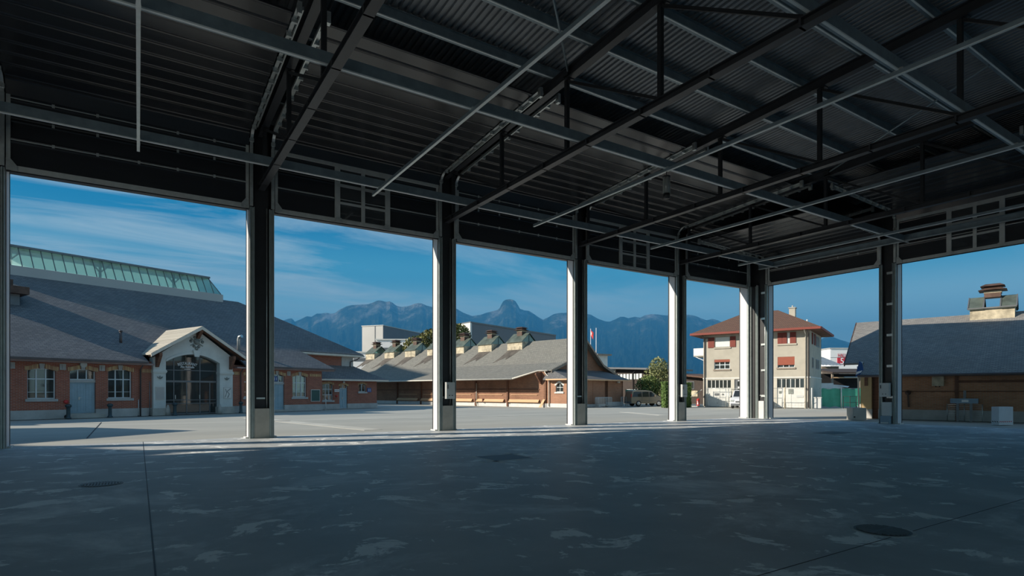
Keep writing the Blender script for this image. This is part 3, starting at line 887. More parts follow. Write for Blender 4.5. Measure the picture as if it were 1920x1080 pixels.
def door_track(label, loc, rz, side, PATH=PATH):
    PLEN = plen(PATH); ye, ze = PATH[-1]; zv = PATH[1][1]
    t = thing('door_track', label, 'door track', loc, rz, 'door tracks beside the raised doors')
    TP = [(-0.06, JH + 0.02)] + [(y - 0.06, z - 0.0) for y, z in PATH[1:]]
    b = MB()
    pts = [Vector((0, y, z)) for y, z in TP]
    for a, c in zip(pts, pts[1:]):
        b.bar(a, c + (c - a).normalized() * 0.01, 0.10, 0.025, (1, 0, 0)) if False else None
    prof = [(-0.05, -0.0), (0.05, -0.0), (0.05, -0.03), (-0.05, -0.03)]
    vs, fs = [], []
    for i, p in enumerate(pts):
        d = (pts[min(i + 1, len(pts) - 1)] - pts[max(i - 1, 0)]).normalized()
        n = Vector((0, -d.z, d.y))
        for px, pn in prof:
            vs.append(p + Vector((px, 0, 0)) - n * pn)
    m_ = len(prof)
    for i in range(len(pts) - 1):
        for k in range(m_):
            j = (k + 1) % m_
            fs.append((i * m_ + k, i * m_ + j, (i + 1) * m_ + j, (i + 1) * m_ + k))
    fs += [tuple(range(m_)), tuple((len(pts) - 1) * m_ + k for k in range(m_ - 1, -1, -1))]
    b._add(vs, fs)
    b.build('track_channel', M['galv'], t)
    b = MB(); b.bar((side * 0.09, -0.75, zv + 0.44), (side * 0.09, ye - 0.1, ze - 0.07), 0.03, 0.10); b.build('support_angle', M['galv'], t)
    b = MB(); b.box(-0.055, 0.055, -0.05, -0.02, JH + 0.02, zv); b.build('side_plate', M['alu'], t)
    s = 1.9
    while s < PLEN:
        y, z = along(PATH, s)
        b = MB(); b.box(-0.07, 0.07, -0.04, 0.04, -0.13, -0.02); b.box(-0.02, 0.02, -0.06, 0.06, -0.08, 0.0)
        o = b.build('roller_bracket', M['galv'], t); o.location = (0, y - 0.05, z)
        s += 0.62
    b = MB(); b.box(-0.05, 0.05, ye - 0.15, ye, ze - 0.24, ze + 0.06); b.build('end_stop', M['galv'], t)
    return t


side_n = {-1: 'left', 1: 'right'}
for k in range(-1, 5):
    u, hw = 0.02 + 7.5 * k, 3.39
    if k == 4: u, hw = 29.63, 2.98
    for s in (-1, 1):
        wh = ['restaurant yard door', 'restaurant corner door with window', 'middle door above the market hall', 'door with window above the van', 'door next to the corner column']
        lb = 'galvanised curved track on the %s of the %s' % (side_n[s], wh[k]) if k >= 0 else 'galvanised door track beyond the left edge, %s of its door' % side_n[s]
        door_track(lb, (u + s * hw, V0 + 0.0, 0), 0, s)
for (v, W), wh in zip(RB[:2], ['plain right-hand wall door', 'windowed right-hand wall door']):
    for s in (-1, 1):
        door_track('galvanised curved track on the %s of the %s' % (side_n[s], wh), (U0, v - s * (W / 2 + 0.07), 0), R(-90), s, PATH_H if 'windowed' in wh else PATH_R)

#==ROOF STEEL==
# ------------------------------------------------------------------ trusses, purlins, beams, hanging rails
def raf_z(v): return roof_z(v) - 0.42
TL = {-1: 'roof truss at the left edge of the view', 0: 'roof truss over the column right of the restaurant portal', 1: 'roof truss over the column before the slate market hall',
      2: 'roof truss over the column left of the parked van', 3: 'roof truss over the column left of the plastered house'}
for j, u in enumerate(CU):
    jj = j - 5
    if jj < -2: continue
    t = thing('roof_truss', TL.get(jj, 'roof truss beyond the left edge of the view'), 'roof truss', (u, V0, 0), 0, 'roof trusses')
    zc = 9.13
    y_end = BACK - V0 + 0.2
    b = MB(); b.ibeam((0, 0.1, zc), (0, y_end, zc), 0.22, 0.2, 0.02, 0.015)
    for k in range(0, 34):
        if k % 2 == 0: b.box(-0.108, 0.108, -0.5 - k * 1.1, -0.55 - k * 1.1, zc - 0.1, zc + 0.1)
    b.build('bottom_chord', M['anthracite'], t)
    b = MB(); b.ibeam((0, 0.4, raf_z(V0 + 0.4) - 0.12), (0, y_end, raf_z(V0 + y_end) - 0.12), 0.24, 0.34, 0.025, 0.015)
    b.build('top_chord', M['anthracite'], t)
    nodes = [0.55] + [4.45 + 3.85 * k for k in range(9)]
    for k, d in enumerate(nodes):
        zt = raf_z(V0 - d) - 0.28
        b = MB(); b.box(-0.06, 0.06, -d - 0.06, -d + 0.06, zc + 0.1, zt + 0.02); b.build('truss_post', M['black_steel'], t)
        if k + 1 < len(nodes):
            b = MB(); b.bar((0, -d - 0.06, zt - 0.05), (0, -nodes[k + 1] + 0.06, zc + 0.13), 0.08, 0.08); b.build('truss_diagonal', M['black_steel'], t)
        b = MB(); b.box(-0.13, 0.13, -d - 0.2, -d + 0.2, zt - 0.02, zt + 0.03); b.build('gusset_plate', M['black_steel'], t)
for k in range(19):
    d = 1.86 + 1.93 * k
    v = V0 - d
    z = roof_z(v) - 0.02
    t = thing('roof_purlin', '%s roof purlin inward from the yard-side doors' % ORD[k], 'purlin', (0, v, z), 0, 'roof purlins')
    b = MB(); b.ibeam((LEFT + 0.2, 0, -0.17), (U0 + 0.4, 0, -0.17), 0.14, 0.30, 0.014, 0.01); b.build('purlin_web', M['beam'], t)
    b = MB(); b.box(LEFT + 0.2, U0 + 0.4, -0.075, -0.03, -0.336, -0.31); b.build('flange_strip', M['edge'], t)  # narrow pale strip paints the highlight on the purlin's lower edge
for k, d in enumerate((1.9, 9.0, 16.1, 23.2)):
    v = V0 - d
    t = thing('ceiling_beam', '%s blue-grey ceiling beam inward, running along the yard-side doors' % ORD[k], 'beam', (0, v, 9.26), 0, 'long ceiling beams parallel to the yard-side doors')
    b = MB(); b.channel((LEFT + 0.3, 0, 0), (U0 - 0.1, 0, 0), 0.11, 0.30, 0.012, -1); b.build('beam_channel', M['beam'], t)
    b = MB(); b.box(LEFT + 0.3, U0 - 0.1, -0.012, 0.045, -0.012, 0.02); b.build('flange_strip', M['edge'], t)  # pale strip paints the bright light along the beam's lower edge
HL = ['rail over the restaurant yard, straight ahead on the far left', 'rail ending before the windowed door second from left', 'rail ending before the middle door', 'rail ending before the windowed door above the van', 'rail ending before the door next to the corner']
for k in range(-1, 5):
    u = 7.5 * k if k < 4 else 29.85
    t = thing('hanging_rail', 'thin ceiling ' + (HL[k] if k >= 0 else 'rail beyond the left edge of the view'), 'rail', (u, V0, 9.14), 0, 'thin ceiling rails')
    b = MB(); b.box(-0.035, 0.035, -1.2, BACK - V0 + 0.5, 0.015, 0.12); b.build('rail_web', M['beam'], t)
    b = MB(); b.box(-0.04, 0.04, -1.2, BACK - V0 + 0.5, 0.0, 0.015); b.build('rail_flange', M['edge'], t)
    for d in (1.9, 9.0, 16.1):
        b = MB(); b.box(-0.05, 0.05, -d - 0.1, -d + 0.1, 0.11, 0.15); b.build('rail_clamp', M['galv'], t)
for k, du in enumerate((0.55, )):
    t = thing('ceiling_beam', 'ceiling beam running close to the right-hand wall doors', 'beam', (U0 - du, 0, 9.26), 0)
    b = MB(); b.channel((0, V0 - 0.9, 0), (0, BACK + 0.3, 0), 0.11, 0.28, 0.012, 1); b.build('beam_channel', M['beam'], t)
    b = MB(); b.box(-0.02, 0.11, BACK + 0.3, V0 - 0.9, -0.012, 0.0); b.build('flange_strip', M['galv'], t)
# roof-plane bracing rods
for (u0, v0_), (u1, v1_), lb in (((11.27, 14.1), (7.5, 10.35), 'diagonal roof brace above the windowed door second from left'), ((26.27, 14.1), (22.5, 7.0), 'diagonal roof brace high in the right half of the roof')):
    t = thing('roof_brace', lb, 'brace', (0, 0, 0))
    b = MB(); b.tube([(u0, v0_, raf_z(v0_) - 0.1), (u1, v1_, raf_z(v1_) - 0.1)], 0.035, 8); b.build('brace_rod', M['beam'], t)
    b = MB(); b.box(u0 - 0.12, u0 + 0.12, v0_ - 0.12, v0_ + 0.12, raf_z(v0_) - 0.2, raf_z(v0_)); b.build('brace_anchor', M['black_steel'], t)
# pendant work lamp
p = at(1253, 322, 0)
t = thing('pendant_lamp', 'tubular pendant lamp hanging from the crossing of beam and rail', 'lamp', (15.0, V0 - 9.0, 9.14))
b = MB(); b.tube([(0, 0, 0), (0, 0, -0.14)], 0.015, 6); b.build('hanger', M['black_plastic'], t)
b = MB(); b.lathe([(0.11, -0.20), (0.13, -0.18), (0.13, -0.15), (0.05, -0.12)], 16); b.build('top_cap', M['black_plastic'], t)
b = MB(); b.lathe([(0.105, -0.74), (0.105, -0.20)], 16)
for k in range(6):
    a = k * math.pi / 3
    b.box(math.cos(a) * 0.11 - 0.012, math.cos(a) * 0.11 + 0.012, math.sin(a) * 0.11 - 0.012, math.sin(a) * 0.11 + 0.012, -0.74, -0.2)
b.build('lamp_tube', M['lamp_body'], t)
b = MB(); b.lathe([(0.06, -0.92), (0.11, -0.90), (0.115, -0.74)], 16); b.build('bottom_cap', M['black_plastic'], t)

#==FLOOR ITEMS==
def drain(label, x, y, r):
    t = thing('drain_cover', label, 'drain cover', (x, y, 0), 0, 'round drain covers in the hall floor')
    b = MB(); b.lathe([(r * 1.13, 0.0), (r * 1.13, 0.006)], 32); b.build('frame_ring', M['grate'], t)
    b = MB()
    n = 13
    for k in range(n):
        x = -r + 2 * r * (k + 0.5) / n
        h = math.sqrt(max(0, r * r - x * x))
        b.box(x - r * 0.045, x + r * 0.045, -h, h, 0.006, 0.016)
    b.box(-r, r, -0.02, 0.02, 0.006, 0.017)
    b.build('grate_bars', M['grate'], t)
    if y < 5:
        b = MB(); b.lathe([(r * 1.32, -0.01), (r * 1.30, 0.003)], 24); b.build('concrete_collar', M['slab_rim'], t)
    b = MB(); b.lathe([(r, 0.004), (r, 0.009)], 32); b.build('dark_pit', M['iron'], t)
    return t


drain('round drain cover on the left of the hall floor by the joint', -0.57, 12.92, 0.30)
drain('round slotted drain cover in the right foreground of the floor', 7.62, 3.42, 0.27)
for x0, x1, y0, y1, lb in ((7.35, 8.45, 12.0, 13.05, 'square dark floor hatch with worn white border in mid hall'), (23.0, 24.7, 12.1, 13.0, 'square dark floor hatch towards the right-hand wall')):
    t = thing('floor_hatch', lb, 'floor hatch', ((x0 + x1) / 2, (y0 + y1) / 2, 0), 0, 'square floor hatches')
    w, d = (x1 - x0) / 2, (y1 - y0) / 2
    b = MB(); b.box(-w, w, -d, d, -0.1, 0.004); b.build('hatch_plate', M['iron'], t)
    b = MB()
    b.box(-w - 0.16, w + 0.6, d, d + 0.14, -0.1, 0.003); b.box(-w - 0.5, w + 0.16, -d - 0.14, -d, -0.1, 0.003); b.box(-w - 0.14, -w, -d - 0.5, d, -0.1, 0.003); b.box(w, w + 0.14, -d, d + 0.4, -0.1, 0.003)
    b.build('painted_border', M['slab_rim'], t)
#==REST==
# ------------------------------------------------------------------ building helpers (local frame: x along the facade, y into the building, z up)
def wall_open(b, s0, s1, z0, z1, t0, t1, ops):
    cuts = sorted(set([s0, s1] + [v for o in ops for v in o[:2] if s0 < v < s1]))
    for a, c in zip(cuts, cuts[1:]):
        o = sorted([q for q in ops if q[0] <= a + 1e-6 and q[1] >= c - 1e-6], key=lambda q: q[2])
        z = z0
        for q in o:
            if q[2] > z: b.box(a, c, t0, t1, z, q[2])
            z = q[3]
        if z < z1: b.box(a, c, t0, t1, z, z1)
    return b


def spandrel(b, s0, s1, zt, rise, t0, t1):
    n = 8
    arc = [(s0 + (s1 - s0) * k / n, zt - rise + rise * math.sin(math.pi * k / n)) for k in range(n + 1)]
    for (a, za), (c, zc) in zip(arc, arc[1:]):
        b.prism([(a, t0, za), (c, t0, zc), (c, t0, zt + 0.001), (a, t0, zt + 0.001)], (0, t1 - t0, 0))


def brick_arch(root, s0, s1, zt, rise, t0, m='arch_brick', h=0.26, key=True):
    n = 10; e = 0.12; half = [MB(), MB()]
    mid = (s0 + s1) / 2
    def zz(s): return zt - rise + rise * max(0, math.sin(math.pi * (s - s0) / (s1 - s0)))
    for k in range(n):
        a = s0 - e + (s1 - s0 + 2 * e) * k / n; c = s0 - e + (s1 - s0 + 2 * e) * (k + 1) / n
        if key and abs((a + c) / 2 - mid) < 0.13: continue
        half[int((a + c) / 2 > mid) if key else 0].prism([(a, t0 - 0.03, zz(a)), (c, t0 - 0.03, zz(c)), (c, t0 - 0.03, zz(c) + h), (a, t0 - 0.03, zz(a) + h)], (0, 0.06, 0))
    for b in half[:2 if key else 1]: b.build('brick_arch', M[m], root)
    if key:
        b = MB(); b.prism([(mid - 0.10, t0 - 0.06, zt - 0.03), (mid + 0.10, t0 - 0.06, zt - 0.03), (mid + 0.14, t0 - 0.06, zt + h + 0.02), (mid - 0.14, t0 - 0.06, zt + h + 0.02)], (0, 0.1, 0))
        b.build('keystone', M['plinth_grey'], root)


def window(root, s0, s1, z0, z1, t, nx=3, zs=(0.66,), fw=0.06, frame='frame_white', pane='glass', sill='plinth_grey', name='window', fine=None):
    b = MB()
    b.box(s0, s0 + fw, t, t + 0.07, z0, z1); b.box(s1 - fw, s1, t, t + 0.07, z0, z1)
    b.box(s0 + fw, s1 - fw, t, t + 0.07, z0, z0 + fw); b.box(s0 + fw, s1 - fw, t, t + 0.07, z1 - fw, z1)
    xs = [s0 + (s1 - s0) * k / nx for k in range(1, nx)]
    for x in xs: b.box(x - fw * 0.5, x + fw * 0.5, t - 0.01, t + 0.06, z0 + fw, z1 - fw)
    for q in zs:
        z = z0 + (z1 - z0) * q; b.box(s0 + fw, s1 - fw, t - 0.012, t + 0.058, z - fw * 0.5, z + fw * 0.5)
    if fine:
        z = z0 + (z1 - z0) * fine; b.box(s0 + fw, s1 - fw, t + 0.01, t + 0.05, z - 0.012, z + 0.012)
    w = b.build(name, M[frame], root)
    b = MB(); b.box(s0 + fw * 0.5, s1 - fw * 0.5, t + 0.03, t + 0.04, z0 + fw * 0.5, z1 - fw * 0.5); b.build('window_pane', M[pane], w)
    if sill:
        b = MB(); b.box(s0 - 0.1, s1 + 0.1, t - 0.22, t + 0.02, z0 - 0.16, z0); b.build('window_sill', M[sill], root)
    return w


def downpipe(root, s, t, z0, z1, m='gutter_dark', r=0.045, elbow=0.35):
    b = MB(); b.tube([(s, t - elbow, z1), (s, t - elbow, z1 - 0.12), (s, t, z1 - 0.4), (s, t, z0)], r, 8); b.build('downpipe', M[m], root)


# ------------------------------------------------------------------ restaurant in the old riding hall
RA = R(22.5)
rs = thing('restaurant_building', 'long red brick restaurant with slate roof, glazed ridge lantern and white portal', 'building', (1.16, 47.6, 0), RA)
WINS = [(-7.31, -5.90, 1.24, 3.12), (-3.07, -1.65, 1.24, 3.18), (6.40, 7.80, 1.24, 3.12), (10.78, 12.20, 1.20, 3.12)]
DOORS = [(-5.18, -3.77, 0.30, 3.13), (8.58, 10.0, 0.17, 3.15)]
ops = WINS + DOORS
b = MB(); wall_open(b, -18, -0.42, 0.55, 3.78, 0, 0.4, ops)
for o in ops[:2] + ops[4:5]: spandrel(b, o[0], o[1], o[3], 0.16, 0, 0.4)
b.build('brick_wall', M['brick'], rs)
b = MB(); wall_open(b, 5.3, 13.79, 0.55, 3.78, 0, 0.4, ops)
b.box(13.39, 13.79, 0.4, 3.2, 0.55, 3.9)
for o in ops[2:4] + ops[5:]: spandrel(b, o[0], o[1], o[3], 0.16, 0, 0.4)
b.build('brick_wall', M['brick'], rs)
b = MB(); wall_open(b, -18, -0.42, 0, 0.55, -0.06, 0.4, DOORS); b.build('wall_base', M['plinth_grey'], rs)
b = MB(); wall_open(b, 5.3, 13.83, 0, 0.55, -0.06, 0.4, DOORS); b.box(13.39, 13.83, 0.4, 3.2, 0, 0.55)
b.build('wall_base', M['plinth_grey'], rs)
for o in ops: brick_arch(rs, o[0], o[1], o[3], 0.16, 0)
for s in (-8.05, -5.55, -3.42, 8.1, 10.4):
    b = MB(); b.box(s - 0.16, s + 0.16, -0.04, 0.02, 3.05, 3.42); b.box(s - 0.03, s + 0.03, -0.09, -0.04, 3.1, 3.36); b.build('wall_anchor', M['plinth_grey'], rs)
b = MB(); b.box(-1.05, -0.44, -0.03, 0.02, 3.0, 3.25); b.box(5.32, 6.1, -0.03, 0.02, 3.0, 3.25); b.box(12.5, 13.7, -0.03, 0.02, 3.02, 3.25); b.build('ochre_band', M['arch_brick'], rs)
for i, o in enumerate(WINS):
    w = window(rs, o[0], o[1], o[2], o[3], 0.16, 3, (0.65,), 0.065, fine=0.22)
# curtains behind two of the windows
b = MB(); b.box(-2.12, -1.70, 0.45, 0.5, 1.26, 3.1); b.prism([(-2.3, 0.45, 3.1), (-1.7, 0.45, 3.1), (-1.7, 0.45, 1.26), (-2.0, 0.45, 1.26)], (0, 0.04, 0)); b.build('window_curtain', M['curtain'], rs)
b = MB(); b.box(10.85, 12.14, 0.45, 0.5, 2.0, 3.1); b.build('window_curtain', M['curtain_gold'], rs)
b = MB(); b.box(10.85, 12.14, 0.46, 0.5, 1.22, 2.0); b.build('window_curtain', M['curtain'], rs)
def plank_door(root, s0, s1, z0, z1, t, leafs=3, handle=True):
    b = MB(); b.box(s0, s1, t, t + 0.06, z0, z1)
    for k in range(leafs + 1):
        x = s0 + (s1 - s0) * k / leafs
        b.box(max(s0, x - 0.035), min(s1, x + 0.035), t - 0.025, t, z0, z1)
    z = z0 + (z1 - z0) * 0.46
    b.box(s0, s1, t - 0.022, t, z - 0.035, z + 0.035); b.box(s0, s1, t - 0.022, t, z0, z0 + 0.1); b.box(s0, s1, t - 0.022, t, z1 - 0.08, z1)
    for k in range(1, leafs * 3):
        x = s0 + (s1 - s0) * k / (leafs * 3)
        b.box(x - 0.006, x + 0.006, t - 0.008, t, z0 + 0.1, z1 - 0.08)
    d = b.build('entrance_door', M['door_blue'], root)
    if handle:
        x = s0 + (s1 - s0) * 0.37
        b = MB(); b.box(x - 0.03, x + 0.03, t - 0.06, t - 0.02, z0 + 0.85, z0 + 1.05); b.bar((x, t - 0.07, z0 + 1.0), (x + 0.12, t - 0.07, z0 + 1.0), 0.02); b.build('door_handle', M['galv'], d)
    return d
for (s0, s1, z0, z1), zd in zip(DOORS, (2.28, 2.30)):
    plank_door(rs, s0 + 0.02, s1 - 0.02, z0, zd, 0.14)
    b = MB(); b.box(s0, s1, 0.06, 0.3, zd, zd + 0.16); b.build('door_lintel', M['plinth_grey'], rs)
    window(rs, s0, s1, zd + 0.16, z1, 0.16, 3, (), 0.06, name='transom_window', sill=None)
b = MB(); b.box(-5.4, -3.42, -0.55, 0.1, 0, 0.22); b.box(-5.2, -3.75, -0.2, 0.2, 0.22, 0.30); b.build('door_step', M['concrete'], rs)
b = MB(); b.box(8.4, 10.15, -0.5, 0.1, 0, 0.16); b.build('door_step', M['concrete'], rs)
for x, y, z, m in ((9.28, 0.16, 2.62, 0), ):
    b = MB(); b.box(9.05, 9.42, 0.12, 0.15, 2.55, 2.98); n = b.build('number_plate', M['sign_blue'], rs)
    text_mesh('plate_number', '11', 0.34, M['letter_white'], n, (9.235, 0.115, 2.64))
# roof
SL = 0.535
def rz_(t): return 3.75 + SL * (t + 0.6)
b = MB()
te, tb = (4.32 - 3.75) / SL - 0.6, (6.5 - 3.75) / SL - 0.6
b.slab([(x_, t_, rz_(t_)) for x_, t_ in ((-18, -0.6), (-0.85, -0.6), (-0.85, te), (2.62, tb), (6.2, te), (6.2, -0.6), (14.75, -0.6), (13.3, 2.6), (20.9, 2.6), (15.4, 10), (13.2, 12.6), (-18, 12.6))], 0.14)
b.build('main_roof', M['slate'], rs)
b = MB(); b.slab([(20.9, 2.6, rz_(2.6)), (20.9, 25.6, rz_(2.6)), (15.4, 18.2, rz_(10)), (15.4, 10, rz_(10))], 0.14); b.slab([(15.4, 10, rz_(10)), (15.4, 18.2, rz_(10)), (13.2, 15.6, rz_(12.6)), (13.2, 12.6, rz_(12.6))], 0.14); b.slab([(13.2, 12.6, rz_(12.6)), (13.2, 15.6, rz_(12.6)), (11.0, 15.6, rz_(12.6)), (11.0, 12.6, rz_(12.6))], 0.14)
b.slab([(14.75, -0.6, 3.75), (14.75, 3.2, 3.75), (13.3, 3.2, rz_(2.6)), (13.3, 2.6, rz_(2.6))], 0.14)
b.build('hip_roof', M['slate'], rs)
b = MB(); b.slab([(-18, 25.6, rz_(2.6)), (20.9, 25.6, rz_(2.6)), (13.2, 15.6, rz_(12.6)), (-18, 15.6, rz_(12.6))], 0.14); b.build('rear_roof', M['slate'], rs)
b = MB(); b.box(-18, -0.95, -0.70, -0.58, 3.60, 3.74); b.box(6.4, 14.8, -0.70, -0.58, 3.60, 3.74); b.build('eave_gutter', M['gutter_dark'], rs)
b = MB(); b.box(-18, -0.5, -0.58, 0.0, 3.50, 3.62); b.box(5.5, 14.7, -0.58, 0.0, 3.50, 3.62); b.build('eave_soffit', M['fascia'], rs)
b = MB(); b.box(13.4, 20.9, 2.5, 2.62, rz_(2.6) - 0.26, rz_(2.6) - 0.1); b.box(13.4, 20.7, 2.62, 3.2, rz_(2.6) - 0.3, rz_(2.6) - 0.2); b.box(20.8, 20.92, 2.5, 25.5, rz_(2.6) - 0.26, rz_(2.6) - 0.1); b.build('upper_eave_board', M['gutter'], rs)
b = MB(); b.box(13.6, 18.55, 3.2, 3.6, 2.6, rz_(2.6) - 0.2); b.box(19.6, 20.0, 3.6, 25, 0, rz_(2.6) - 0.2); b.box(-18, -17.6, 0.4, 25, 0, 5.4); b.box(-18, 20, 24.6, 25, 0, 5.4); b.build('upper_brick_wall', M['brick'], rs)
b = MB(); b.box(18.55, 20.0, 3.15, 3.6, 2.6, rz_(2.6) - 0.2); b.build('corner_pilaster', M['plinth_grey'], rs)
b = MB(); b.tube([(20.5, 2.7, 5.2), (20.3, 2.9, 4.95), (19.6, 3.1, 4.7), (19.55, 3.08, 3.9)], 0.05, 8); b.build('downpipe', M['gutter_dark'], rs)
downpipe(rs, -1.16, -0.1, 0.0, 3.6)
downpipe(rs, 6.06, -0.1, 0.0, 3.6)
# annex on the right
AW = [(15.22, 16.43, 0.85, 2.45), (19.54, 20.5, 1.66, 2.46)]
AD = [(17.19, 18.15, 0.06, 2.34)]
b = MB(); wall_open(b, 13.79, 21.95, 0.5, 2.82, 1.8, 2.15, AW + AD); b.box(21.6, 21.95, 2.15, 9.0, 0.5, 2.82)
for o in AW + AD: spandrel(b, o[0], o[1], o[3], 0.12, 1.8, 2.15)
b.build('annex_wall', M['brick'], rs)
b = MB(); wall_open(b, 13.79, 22.0, 0, 0.5, 1.75, 2.15, AD); b.box(21.6, 22.0, 2.15, 9.0, 0, 0.5); b.build('annex_base', M['plinth_grey'], rs)
b = MB(); b.slab([(13.79, 1.2, 2.88), (22.9, 1.2, 2.88), (19.9, 3.3, 4.35), (13.79, 3.3, 4.35)], 0.1); b.slab([(22.9, 1.2, 2.88), (22.9, 9.6, 2.88), (19.9, 9.0, 4.35), (19.9, 3.3, 4.35)], 0.1); b.build('annex_roof', M['slate'], rs)
b = MB(); b.box(13.79, 22.92, 1.12, 1.2, 2.72, 2.88); b.box(22.9, 22.98, 1.12, 9.6, 2.72, 2.88); b.build('annex_gutter', M['gutter'], rs)
window(rs, *AW[0], 1.92, 3, (0.33, 0.66), 0.05); window(rs, *AW[1], 1.92, 2, (), 0.06)
for o in AW + AD: brick_arch(rs, o[0], o[1], o[3], 0.12, 1.8, h=0.2, key=False)
plank_door(rs, AD[0][0] + 0.02, AD[0][1] - 0.02, 0.06, 1.95, 1.9, 2); window(rs, AD[0][0], AD[0][1], 1.97, 2.34, 1.92, 2, (), 0.05, name='transom_window', pane='glass_dark', sill=None)
b = MB(); b.box(20.62, 21.16, 1.74, 1.78, 1.62, 2.06); n = b.build('number_plate', M['sign_blue'], rs); text_mesh('plate_number', '11', 0.36, M['letter_white'], n, (20.89, 1.735, 1.71))
b = MB(); b.box(16.55, 17.12, 1.73, 1.77, 1.66, 1.90); n = b.build('name_sign', M['white'], rs)
b = MB(); b.box(16.6, 17.07, 1.722, 1.73, 1.75, 1.81); b.build('sign_lettering_band', M['frame_dark'], n)
b = MB(); b.lathe([(0.0, 0), (0.11, 0), (0.11, 0.05), (0.0, 0.06)], 12, (17.66, 1.7, 2.6), 'y'); b.build('wall_lamp', M['white'], rs)
b = MB(); b.lathe([(0.0, 0), (0.09, 0), (0.09, 0.12), (0.0, 0.13)], 10, (16.75, 1.62, 1.25), 'y'); b.build('red_bell', M['red_paint'], rs)
# green notice board on the brick corner
b = MB(); b.box(12.59, 13.54, -0.08, 0.0, 0.80, 1.87); n = b.build('notice_board', M['frame_light'], rs)
b = MB(); b.box(12.64, 13.49, -0.09, -0.08, 0.85, 1.82); b.build('board_face', M['board_green'], n)
b = MB(); b.lathe([(0.19, 0), (0.19, 0.08), (0.12, 0.12)], 16, (-4.47, -0.12, 3.42), 'y'); b.build('round_wall_lamp', M['cabinet'], rs)
b = MB(); b.lathe([(0.0, 0), (0.12, 0), (0.12, 0.1), (0.0, 0.14)], 12, (-5.40, -0.12, 1.05), 'y'); b.build('red_fire_connection', M['red_paint'], rs)
b = MB(); b.lathe([(0.14, 0), (0.14, 0.12)], 12, (-5.45, -0.45, 0.12), 'y'); b.build('hose_coupling', M['black_plastic'], rs)
# portal
PS0, PS1, PT = -0.42, 5.30, -0.28
b = MB()
b.box(PS0, 0.40, PT, 0.4, 0.5, 3.2); b.box(4.28, PS1, PT, 0.4, 0.5, 3.2)
n = 18; a0, a1, zs_, rise = 0.40, 4.28, 3.85, 0.6
arc = []
for k in range(n + 1):
    s = a0 + (a1 - a0) * k / n
    h = (s - (a0 + a1) / 2) / ((a1 - a0) / 2)
    arc.append((s, zs_ + rise * (1 - h * h)))
def gable(s): return 6.2 - abs(s - 2.62) * 0.70
for (s, z), (s2, z2) in zip(arc, arc[1:]):
    if s < 2.62 < s2:
        b.prism([(s, PT, z), (2.62, PT, zs_ + rise), (2.62, PT, 6.2), (s, PT, gable(s))], (0, 0.6, 0)); b.prism([(2.62, PT, zs_ + rise), (s2, PT, z2), (s2, PT, gable(s2)), (2.62, PT, 6.2)], (0, 0.6, 0))
    else:
        b.prism([(s, PT, z), (s2, PT, z2), (s2, PT, gable(s2)), (s, PT, gable(s))], (0, 0.6, 0))
b.prism([(PS0, PT, 3.2), (0.40, PT, 3.2), (0.40, PT, gable(0.40)), (PS0, PT, gable(PS0))], (0, 0.6, 0)); b.prism([(4.28, PT, 3.2), (PS1, PT, 3.2), (PS1, PT, gable(PS1)), (4.28, PT, gable(4.28))], (0, 0.6, 0))
b.build('portal_wall', M['plaster_white'], rs)
for s0, s1 in ((PS0 - 0.03, 0.43), (4.25, PS1 + 0.03)):
    b = MB(); b.box(s0 - 0.03, s1 + 0.03, PT - 0.09, 0.42, 3.08, 3.14); b.box(s0, s1, PT - 0.06, 0.42, 3.0, 3.22); b.build('pillar_capital', M['plaster_white'], rs)
b = MB()
for (s, z), (s2, z2) in zip(arc, arc[1:]): b.prism([(s, PT - 0.05, z - 0.03), (s2, PT - 0.05, z2 - 0.03), (s2, PT - 0.05, z2 + 0.13), (s, PT - 0.05, z + 0.13)], (0, 0.08, 0))
b.build('portal_moulding', M['plaster_white'], rs)
for s0, s1 in ((PS0 - 0.08, 0.5), (4.18, PS1 + 0.08)):
    b = MB(); b.box(s0, s1, PT - 0.08, 0.45, 0, 0.52); b.build('portal_base', M['concrete'], rs)
for q in (0.48, 4.2):
    b = MB(); b.lathe([(0.17, 0), (0.15, 0.4), (0.06, 0.72), (0.0, 0.75)], 10, (q, PT - 0.12, 0)); b.build('guard_stone', M['concrete'], rs)
b = MB(); b.prism([(2.34, PT - 0.06, 4.25), (2.66, PT - 0.06, 4.25), (2.78, PT - 0.06, 4.72), (2.22, PT - 0.06, 4.72)], (0, -0.1, 0)); b.build('portal_keystone', M['plaster_white'], rs)
def ornament(cx, cz, sc, name):
    b = MB()
    for ang in (-0.7, 0.0, 0.7):
        b.prism([(cx + math.sin(ang) * 0.02 * sc, PT - 0.02, cz), (cx + math.sin(ang - 0.22) * 0.22 * sc, PT - 0.02, cz + math.cos(ang - 0.22) * 0.2 * sc), (cx + math.sin(ang) * 0.32 * sc, PT - 0.02, cz + math.cos(ang) * 0.28 * sc), (cx + math.sin(ang + 0.22) * 0.2 * sc, PT - 0.02, cz + math.cos(ang + 0.22) * 0.16 * sc)], (0, -0.05, 0))
    b.build(name, M['relief'], rs)
for cx, cz in ((0.0, 2.56), (4.82, 2.56)): ornament(cx, cz, 0.9, 'leaf_ornament')
